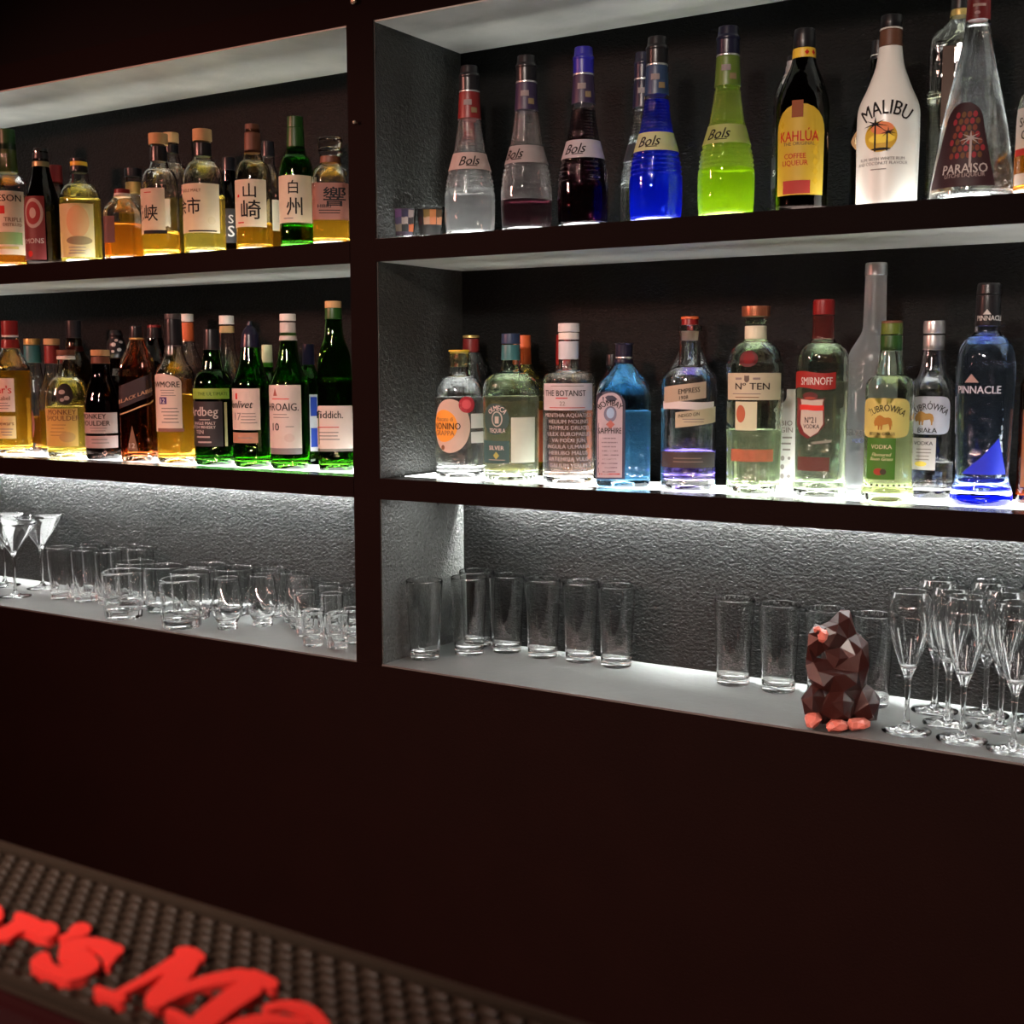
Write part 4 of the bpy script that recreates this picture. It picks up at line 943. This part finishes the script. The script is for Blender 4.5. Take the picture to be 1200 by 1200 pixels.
# stemmed glasses: one revolved surface, cut into foot, stem and bowl
def stemmed(kind, foot_r, stem_r, z_st, bowl, wall, zb):
    """bowl: outer profile from the stem top up to the rim"""
    foot = [(0, 0.0012), (foot_r * .6, .0008), (foot_r, 0), (foot_r + .0004, .0016), (foot_r * .5, .0042), (stem_r * 2.2, .0085), (stem_r * 1.25, .016)]
    stem = [(stem_r * 1.25, .016), (stem_r, .03), (stem_r, z_st * .6), (stem_r * 1.35, z_st - .006), (stem_r * 1.9, z_st)]
    out = resample(fillet([(stem_r * 1.9, z_st, 0)] + [tuple(q) for q in bowl], .012), .006)
    inn = [(max(.0008, r - wall), z) for r, z in out if z > zb]
    bw = out + [(out[-1][0] - wall * (.5 - .5 * math.cos(t)), out[-1][1] + wall * .5 * math.sin(t)) for t in (.5, 1.05, 1.57, 2.1, 2.65)] + inn[::-1] + [(0, zb - .001)]
    ms = []
    for nm, pr in (('foot', foot), ('stem', resample(stem, .01)), ('bowl', bw)):
        vs, fs = lathe_data(pr, 36); me = mesh(kind + '_' + nm, vs, fs)
        for p in me.polygons: p.use_smooth = True
        me.materials.append(GLS); ms.append((nm, me))
    return ms
def put_stemmed(name, ms, u, v, label, group, rz=0):
    p = at_z(u, v, ZC)
    r0 = max(math.hypot(q.co.x, q.co.y) for _, me in ms for q in me.vertices)
    p.y = settle(u, v, min(max(p.y, r0 + 0.004), D - r0 - 0.004), r0, ZC)
    r = empty(name, (at_y(u, v, p.y).x, p.y, ZL), label, 'glass', group); r.rotation_euler.z = rz
    for nm, me in ms: link(nm, me, None, r)
FLU = stemmed('champagne', .0345, .0034, .083, [(.0125, .097), (.0275, .140), (.0315, .165), (.0300, .19), (.0265, .2035)], .0016, .094)
G = 'stemmed flutes at the right end of the ledge'
for u, v, lab in ((1062, 857, 'stemmed flute nearest the gorilla figure'),
                  (1095, 833, 'stemmed flute in the back row nearest the tall tumblers'),
                  (1110, 846, 'stemmed flute in the middle of the first diagonal row of three'),
                  (1127, 867, 'stemmed flute at the front, second from the gorilla figure'),
                  (1154, 838, 'stemmed flute in the back row, second from the tumblers'),
                  (1172, 850, 'stemmed flute in the middle of the second diagonal row'),
                  (1187, 874, 'stemmed flute at the front near the right frame edge'),
                  (1214, 846, 'stemmed flute cut by the right frame edge at the back')):
    put_stemmed('champagne_flute', FLU, u, v, lab, G)
MAR = stemmed('martini', .036, .0032, .098, [(.010, .105), (.035, .142), (.0545, .172)], .0016, .104)
G = 'martini glasses on the left ledge'
for u, v, lab in ((18, 699, 'martini glass in front at the left frame edge'), (50, 691, 'martini glass nearest the cut highball glasses'), (6, 687, 'martini glass at the back, partly hidden at the left frame edge')):
    put_stemmed('martini_glass', MAR, u, v, lab, G)

HIB = glass_mesh('cut_highball', [(.0255, 0), (.026, .02), (.0305, .118)], .002, .012, 60, flute(9, .16, .06))
G = 'highball glasses with cut bases on the left ledge'
for u, v, lab in ((73, 701, 'cut base highball glass next to the martini glasses, front row'), (101, 704, 'cut base highball glass second in the front row'),
                  (129, 707, 'cut base highball glass at the front behind the first rocks glass'), (112, 691, 'cut base highball glass at the back, tallest seeming of the cluster'),
                  (146, 696, 'cut base highball glass at the back, second from the rocks glasses'), (166, 698, 'cut base highball glass at the back nearest the rocks glasses')):
    put('highball_glass', HIB, u, v, lab, G)
ROC = glass_mesh('rocks', [(.0385, 0), (.0405, .02), (.0425, .098)], .0026, .016, 60, flute(12, .05, .05))
G = 'low rocks glasses on the left ledge'
for u, v, lab in ((145, 723, 'rocks glass at the front, first from the highball glasses'), (160, 708, 'rocks glass behind the first front rocks glass'), (193, 716, 'rocks glass second row between the front two'),
                  (224, 724, 'rocks glass at the front beside the tulip glasses'), (212, 700, 'rocks glass at the back near the middle of the left ledge'), (243, 709, 'rocks glass at the back behind the second front rocks glass'), (275, 713, 'rocks glass at the back behind the first tulip glass')):
    put('rocks_glass', ROC, u, v, lab, G)
TUL = glass_mesh('tulip', [(.020, 0), (.0205, .006), (.0185, .011), (.0305, .032), (.0318, .048), (.0245, .104)], .0016, .017, 40, None, .008)
G = 'small tulip tasting glasses on the left ledge'
for u, v, lab in ((267, 737, 'tulip tasting glass standing forward alone'), (308, 733, 'tulip tasting glass second from the rocks glasses'), (321, 720, 'tulip tasting glass at the back behind the second one'),
                  (344, 729, 'tulip tasting glass third, close to the shot glasses'), (351, 716, 'tulip tasting glass at the back nearest the post')):
    put('tulip_glass', TUL, u, v, lab, G)
SHT = glass_mesh('tall_shot', [(.017, 0), (.018, .01), (.0225, .088)], .002, .016, 40, flute(8, .12, .03))
SHS = glass_mesh('short_shot', [(.019, 0), (.0195, .012), (.0225, .066)], .0022, .016, 48, flute(8, .12, .03))
G = 'shot glasses beside the post on the left ledge'
for u, v, lab, me in ((358, 745, 'tall shot glass left of the group by the post', SHT), (390, 748, 'tall shot glass in the middle of the group by the post', SHT), (387, 735, 'tall shot glass at the back of the group by the post', SHT),
                      (410, 738, 'tall shot glass at the back touching the view of the post', SHT),
                      (367, 756, 'short shot glass at the very front of the left ledge', SHS), (396, 759, 'short shot glass at the front, second from the post', SHS), (414, 755, 'short shot glass at the front half hidden by the post', SHS)):
    put('shot_glass', me, u, v, lab, G)

# ------------------------------------------------------------------ faceted gorilla figure
def gorilla():
    base = at_z(985, 850, ZC); base.y = max(base.y, 0.052)
    base = Vector((at_y(985, 850, base.y).x, base.y, ZL))
    sc = (base - CAM).dot(FWD) / FPX
    root = empty('gorilla_figure', base, 'dark brown faceted seated gorilla figure with reddish pink feet and face', 'figure')
    back = Vector((HF.x, HF.y, 0)); rt = Vector((_cy, _sy, 0))
    V0 = 857
    def pt(u, v, t): return rt * ((u - 984) * sc) + Vector((0, 0, max(0.0, (V0 - v) * sc))) - back * (t * sc)
    def blobs(lst, voxel, faces, name, mat, parent, seed=0):
        bm = bmesh.new()
        for u, v, a, b, t, c, tilt in lst:
            r = bmesh.ops.create_icosphere(bm, subdivisions=3, radius=1)
            m = Matrix.Translation(pt(u, v, t)) @ Matrix.Rotation(-YAW * -1, 4, 'Z') @ Matrix.Rotation(tilt, 4, 'Y') @ Matrix.Diagonal((a * sc, c * sc, b * sc, 1))
            bmesh.ops.transform(bm, matrix=m, verts=r['verts'])
        me = bpy.data.meshes.new(name); bm.to_mesh(me); bm.free()
        o = bpy.data.objects.new(name, me); COL.objects.link(o)
        md = o.modifiers.new('r', 'REMESH'); md.mode = 'VOXEL'; md.voxel_size = voxel
        dg = bpy.context.evaluated_depsgraph_get(); dg.update()
        me2 = bpy.data.meshes.new_from_object(o.evaluated_get(dg)); o.modifiers.clear(); o.data = me2
        md = o.modifiers.new('d', 'DECIMATE'); md.ratio = min(1.0, faces / max(1, 2 * len(me2.polygons)))
        dg.update()
        dg = bpy.context.evaluated_depsgraph_get()
        me3 = bpy.data.meshes.new_from_object(o.evaluated_get(dg)); o.modifiers.clear(); o.data = me3
        bm = bmesh.new(); bm.from_mesh(me3)
        for v_ in bm.verts: v_.co.z = max(v_.co.z, 0.0)
        bmesh.ops.dissolve_limit(bm, angle_limit=math.radians(9), verts=bm.verts[:], edges=bm.edges[:])
        bm.to_mesh(me3); bm.free()
        me3.materials.clear(); me3.materials.append(mat)
        for p in me3.polygons: p.use_smooth = False
        o.parent = parent
        return o
    choc = pm('dark_chocolate_lacquer', (0.024, 0.0070, 0.0055), 0.3, 0, 0.38)
    pink = pm('reddish_pink_lacquer', (0.44, 0.13, 0.095), 0.4)
    body = blobs([(988, 800, 26, 40, -4, 24, .1), (996, 768, 19, 24, -6, 22, -.5), (1003, 786, 13, 20, -4, 20, -.2), (980, 778, 18, 18, 0, 18, 0),   # trunk and sloping back
                  (985, 742, 14, 20, -4, 15, -.35), (972, 748, 15, 15, 2, 15, 0), (984, 729, 10, 9, -3, 11, 0),       # head with high crest
                  (955, 745, 11, 9, 4, 11, 0), (951, 758, 9, 11, 4, 9, 0), (946, 770, 7, 9, 5, 7, .1), (967, 757, 13, 13, 2, 14, 0), (973, 773, 12, 12, 0, 14, 0),   # brow, muzzle, chin
                  (951, 794, 10, 13, 8, 10, -.2), (945, 782, 5, 9, 7, 6, .2), (958, 784, 9, 8, 6, 9, 0), (963, 800, 15, 13, 14, 11, .3), (983, 800, 18, 15, 14, 12, .1), (1003, 786, 11, 20, 6, 13, -.1), (996, 772, 15, 12, 6, 13, .3),   # arms folded up to the chin
                  (977, 829, 18, 19, 16, 15, 0), (948, 826, 13, 18, 8, 13, .2), (1011, 832, 19, 23, 0, 20, -.15), (985, 836, 34, 19, -6, 22, 0), (962, 838, 14, 17, 2, 14, 0)], 0.0022, 230, 'body', choc, root)
    f1 = blobs([(948, 845, 10, 8, 16, 13, 0), (944, 849, 6, 6, 22, 8, 0)], 0.0016, 46, 'foot', pink, root)
    f2 = blobs([(974, 850, 12, 7, 26, 12, 0), (965, 851, 6, 6, 30, 7, 0)], 0.0016, 46, 'foot', pink, root)
    f3 = blobs([(1000, 850, 13, 7, 20, 12, 0), (991, 850, 7, 7, 24, 8, 0)], 0.0016, 46, 'hand', pink, root)
    fc = blobs([(957, 748, 6, 8, 14, 5, .2), (951, 741, 5, 4, 11, 4, 0)], 0.0012, 40, 'face_patch', pink, root)
    fc['label'] = 'reddish pink face patch'
gorilla()

# ------------------------------------------------------------------ bar counter and bar mat in the foreground
ZM = -0.114
ctr = empty('bar_counter', (0.9, -1.45, FLOOR), 'dark red bar counter in the foreground under the rubber mat', 'counter')
M_CTR = plaster('dark_red_counter_lacquer', (0.03, 0.004, 0.005), 0.35, 40, 0.0002, 1, .5, .2)
box('counter_top', -1.2, 3.0, -1.72, -1.235, ZM - 0.045, ZM - 0.0005, M_CTR, ctr, ctr.location, 0.003)
box('counter_front', -1.15, 2.95, -1.34, -1.30, FLOOR, ZM - 0.045, M_FRONT, ctr, ctr.location)
lp = box('lower_wall_fill', -0.6, 2.4, -1.27, -1.25, ZM - 0.051, ZM - 0.046, emit('warm_wall_fill', (1.0, 0.52, 0.42), 300.0), ctr, ctr.location)  # added strip, out of view, to brighten the lower wall
lp['label'] = 'unseen warm strip added under the counter edge to brighten the lower wall'
M_RUB = plaster('brown_black_rubber', (0.030, 0.018, 0.0105), 0.55, 300, 0.0002, 1, .5, .15)
mat = empty('bar_mat', (0.95, -1.303, ZM), 'long dark brown rubber bar mat with raised red lettering on the counter', 'mat')
mo = Vector(mat.location)
MX0, MX1, MY0, MY1 = 0.45, 1.50, -1.3635, -1.2435
def mbox(n, a, b, c, d_, e, f, m, bev=0.0012): return box(n, a, b, c, d_, e, f, m, mat, mo, bev)
mbox('base_sheet', MX0, MX1, MY0, MY1, ZM, ZM + 0.0022, M_RUB, 0.0006)
mbox('rim', MX0, MX1, MY1 - 0.0105, MY1 - 0.0065, ZM + 0.002, ZM + 0.0072, M_RUB)
mbox('rim', MX0, MX1, MY0 + 0.002, MY0 + 0.006, ZM + 0.002, ZM + 0.0072, M_RUB)
mbox('edge_flange', MX0, MX1, MY1 - 0.007, MY1, ZM + 0.001, ZM + 0.0035, M_RUB)
mbox('rim', MX0, MX0 + .005, MY0 + .002, MY1 - .0065, ZM + 0.002, ZM + 0.0072, M_RUB)
mbox('rim', MX1 - .005, MX1, MY0 + .002, MY1 - .0065, ZM + 0.002, ZM + 0.0072, M_RUB)
bm = bmesh.new()
px, py = 0.0141, 0.0078
row = 0; y = MY1 - 0.0165
while y > MY0 + 0.009:
    x = MX0 + 0.012 + (px / 2 if row % 2 else 0)
    while x < MX1 - 0.012:
        r = bmesh.ops.create_cube(bm, size=1)
        for v_ in r['verts']:
            k = 0.62 if v_.co.z > 0 else 1.0
            v_.co = Vector((x + v_.co.x * px * .80 * k, y + v_.co.y * py * .74 * k, ZM + 0.002 + (0.0036 if v_.co.z > 0 else 0))) - mo
        x += px
    y -= py; row += 1
bmesh.ops.bevel(bm, geom=bm.edges[:], offset=0.0005, segments=1, affect='EDGES')
me = bpy.data.meshes.new('rubber_nubs'); bm.to_mesh(me); bm.free()
nb = link('rubber_nubs', me, M_RUB, mat, True); nb['kind'] = 'stuff'
M_LET = pm('red_rubber_lettering', (0.92, 0.045, 0.035), 0.5)
LZ0, LZ1 = ZM + 0.0015, ZM + 0.0078
def unproj(u, v): p = at_z(u, v, LZ1); return (p.x - mo.x, p.y - mo.y)
def letter(polys, holes=()):
    bm = bmesh.new()
    for ip, poly in enumerate(polys):
        # light corner rounding
        q = []
        n = len(poly)
        for i in range(n):
            a, b, c = poly[i - 1], poly[i], poly[(i + 1) % n]
            q.append((b[0] * .75 + a[0] * .25, b[1] * .75 + a[1] * .25)); q.append((b[0] * .75 + c[0] * .25, b[1] * .75 + c[1] * .25))
        pts = [unproj(*p) for p in q]
        area_ = sum(a[0] * b[1] - b[0] * a[1] for a, b in zip(pts, pts[1:] + pts[:1]))
        if area_ < 0: pts = pts[::-1]
        vs = [bm.verts.new((x, y, LZ0 - mo.z)) for x, y in pts]
        f = bm.faces.new(vs)
        r = bmesh.ops.extrude_face_region(bm, geom=[f])
        for v_ in r['geom']:
            if isinstance(v_, bmesh.types.BMVert): v_.co.z = LZ1 - mo.z + ip * 0.00012
    bmesh.ops.triangulate(bm, faces=[f for f in bm.faces if len(f.verts) > 4])
    bmesh.ops.recalc_face_normals(bm, faces=bm.faces[:])
    me = bpy.data.meshes.new('letter'); bm.to_mesh(me); bm.free()
    o = link('letter', me, M_LET, mat)
    o['label'] = 'raised red letter'
    return o
def stroke(pts, ws):
    L, R = [], []
    for i, p in enumerate(pts):
        a = pts[max(0, i - 1)]; b = pts[min(len(pts) - 1, i + 1)]
        dx, dy = b[0] - a[0], b[1] - a[1]; n = math.hypot(dx, dy) or 1
        nx, ny = -dy / n * ws[i] / 2, dx / n * ws[i] / 2
        L.append((p[0] + nx, p[1] + ny)); R.append((p[0] - nx, p[1] - ny))
    return L + R[::-1]
c3 = lambda l: [(x / 5.4545, 980 + y / 5.4545) for x, y in l]
c8 = lambda l: [(x * .51667, 960 + y * .51667) for x, y in l]
letter([c3([(375, 735), (385, 690), (440, 660), (520, 645), (620, 645), (700, 665), (740, 692), (770, 690), (795, 720), (780, 745), (742, 768), (722, 810), (690, 825), (660, 800), (655, 760), (620, 725), (560, 700), (545, 712), (580, 745), (630, 785), (640, 812), (620, 850), (560, 890), (490, 908), (430, 925), (370, 900), (280, 870), (200, 832), (190, 800), (220, 765), (270, 735), (310, 740), (325, 780), (340, 815), (390, 833), (440, 825), (440, 803), (400, 800), (370, 780)])])
letter([c3([(-150, 700), (-60, 620), (0, 585), (50, 565), (92, 530), (85, 505), (110, 480), (160, 490), (240, 525), (270, 545), (330, 545), (370, 570), (377, 600), (350, 635), (300, 650), (250, 640), (200, 610), (160, 600), (100, 625), (60, 660), (0, 662), (-60, 700), (-110, 740)])])
letter([c3([(-260, 420), (-160, 390), (-60, 405), (0, 440), (22, 475), (20, 515), (0, 540), (-40, 555), (-120, 560), (-220, 570), (-330, 600), (-420, 600), (-450, 560), (-400, 480), (-330, 440)])])
letter([c3([(430, 620), (440, 590), (480, 555), (540, 548), (580, 570), (582, 605), (550, 630), (480, 643), (430, 662), (400, 676), (375, 660), (375, 635), (400, 625)])])
letter([c8(stroke([(214, 382), (245, 396), (284, 406)], [17, 20, 22])), c8(stroke([(262, 397), (300, 378), (350, 350), (410, 312)], [16, 18, 20, 26])),
        c8(stroke([(396, 300), (430, 300), (464, 316)], [16, 26, 18])), c8(stroke([(434, 304), (415, 340), (375, 385), (334, 420)], [54, 52, 46, 36])),
        c8(stroke([(340, 424), (400, 392), (470, 366), (565, 350)], [28, 24, 26, 28])), c8(stroke([(560, 352), (596, 366), (630, 378)], [26, 30, 20])),
        c8(stroke([(590, 370), (540, 400), (490, 436), (440, 480)], [50, 50, 50, 50])), c8(stroke([(374, 437), (410, 452), (470, 500)], [18, 24, 30]))])
letter([c8(stroke([(596, 432), (625, 420), (660, 418), (700, 430), (728, 458), (740, 500)], [22, 16, 18, 26, 32, 36])), c8(stroke([(700, 462), (660, 456), (600, 452), (530, 470), (500, 510)], [12, 18, 26, 34, 36])),
        c8(stroke([(500, 505), (560, 540), (640, 540), (740, 500)], [30, 26, 20, 20]))])

# ------------------------------------------------------------------ small fittings
def hook(u, v, size, label):
    p = at_y(u, v, 0.0)
    o = empty('wall_nail', (p.x, 0, p.z), label, 'nail')
    m = pm('pale_brass', (.55, .45, .33), .35, .7)
    a = lathe('nail_head', [(0, 0), (size, 0), (size, .002), (size * .6, .004), (0, .0045)], m, o, 14); a.rotation_euler = (PI / 2, 0, 0); a.location = (0, -.006, 0)
    b_ = lathe('shank', [(0, 0), (size * .4, 0), (size * .4, .016), (0, .016)], m, o, 10); b_.rotation_euler = (PI / 2, 0, 0); b_.location = (0, .008, 0)
hook(417, 2, .006, 'pale nail at the top of the post')
hook(418.5, 144, .003, 'tiny bright nail halfway down the post by the upper shelf')
cv = bpy.data.curves.new('cable', 'CURVE'); cv.dimensions = '3D'; cv.bevel_depth = 0.0012; cv.bevel_resolution = 2
sp = cv.splines.new('POLY'); pts = [(.004, .165, ZB0), (.005, .165, ZB0 - .02), (.006, .168, ZB0 - .026), (.006, .176, ZB0 - .014), (.010, .195, ZB0 - .010), (.05, .229, ZB0 - .006)]
sp.points.add(len(pts) - 1)
for q, c in zip(sp.points, pts): q.co = (*c, 1)
o = bpy.data.objects.new('cable', cv); COL.objects.link(o)
dg = bpy.context.evaluated_depsgraph_get(); dg.update()
me = bpy.data.meshes.new_from_object(o.evaluated_get(dg)); bpy.data.objects.remove(o)
cb = empty('led_cable', (.005, .165, ZB0 - .026), 'short black cable end under the shelf beside the post', 'cable')
c1 = link('cable', me, C_BLACK, cb); c1.location = (-.005, -.165, -ZB0 + .026)
box('connector', .004, .016, .178, .200, ZB0 - .016, ZB0 - .003, C_WHITE, cb, cb.location, .001)
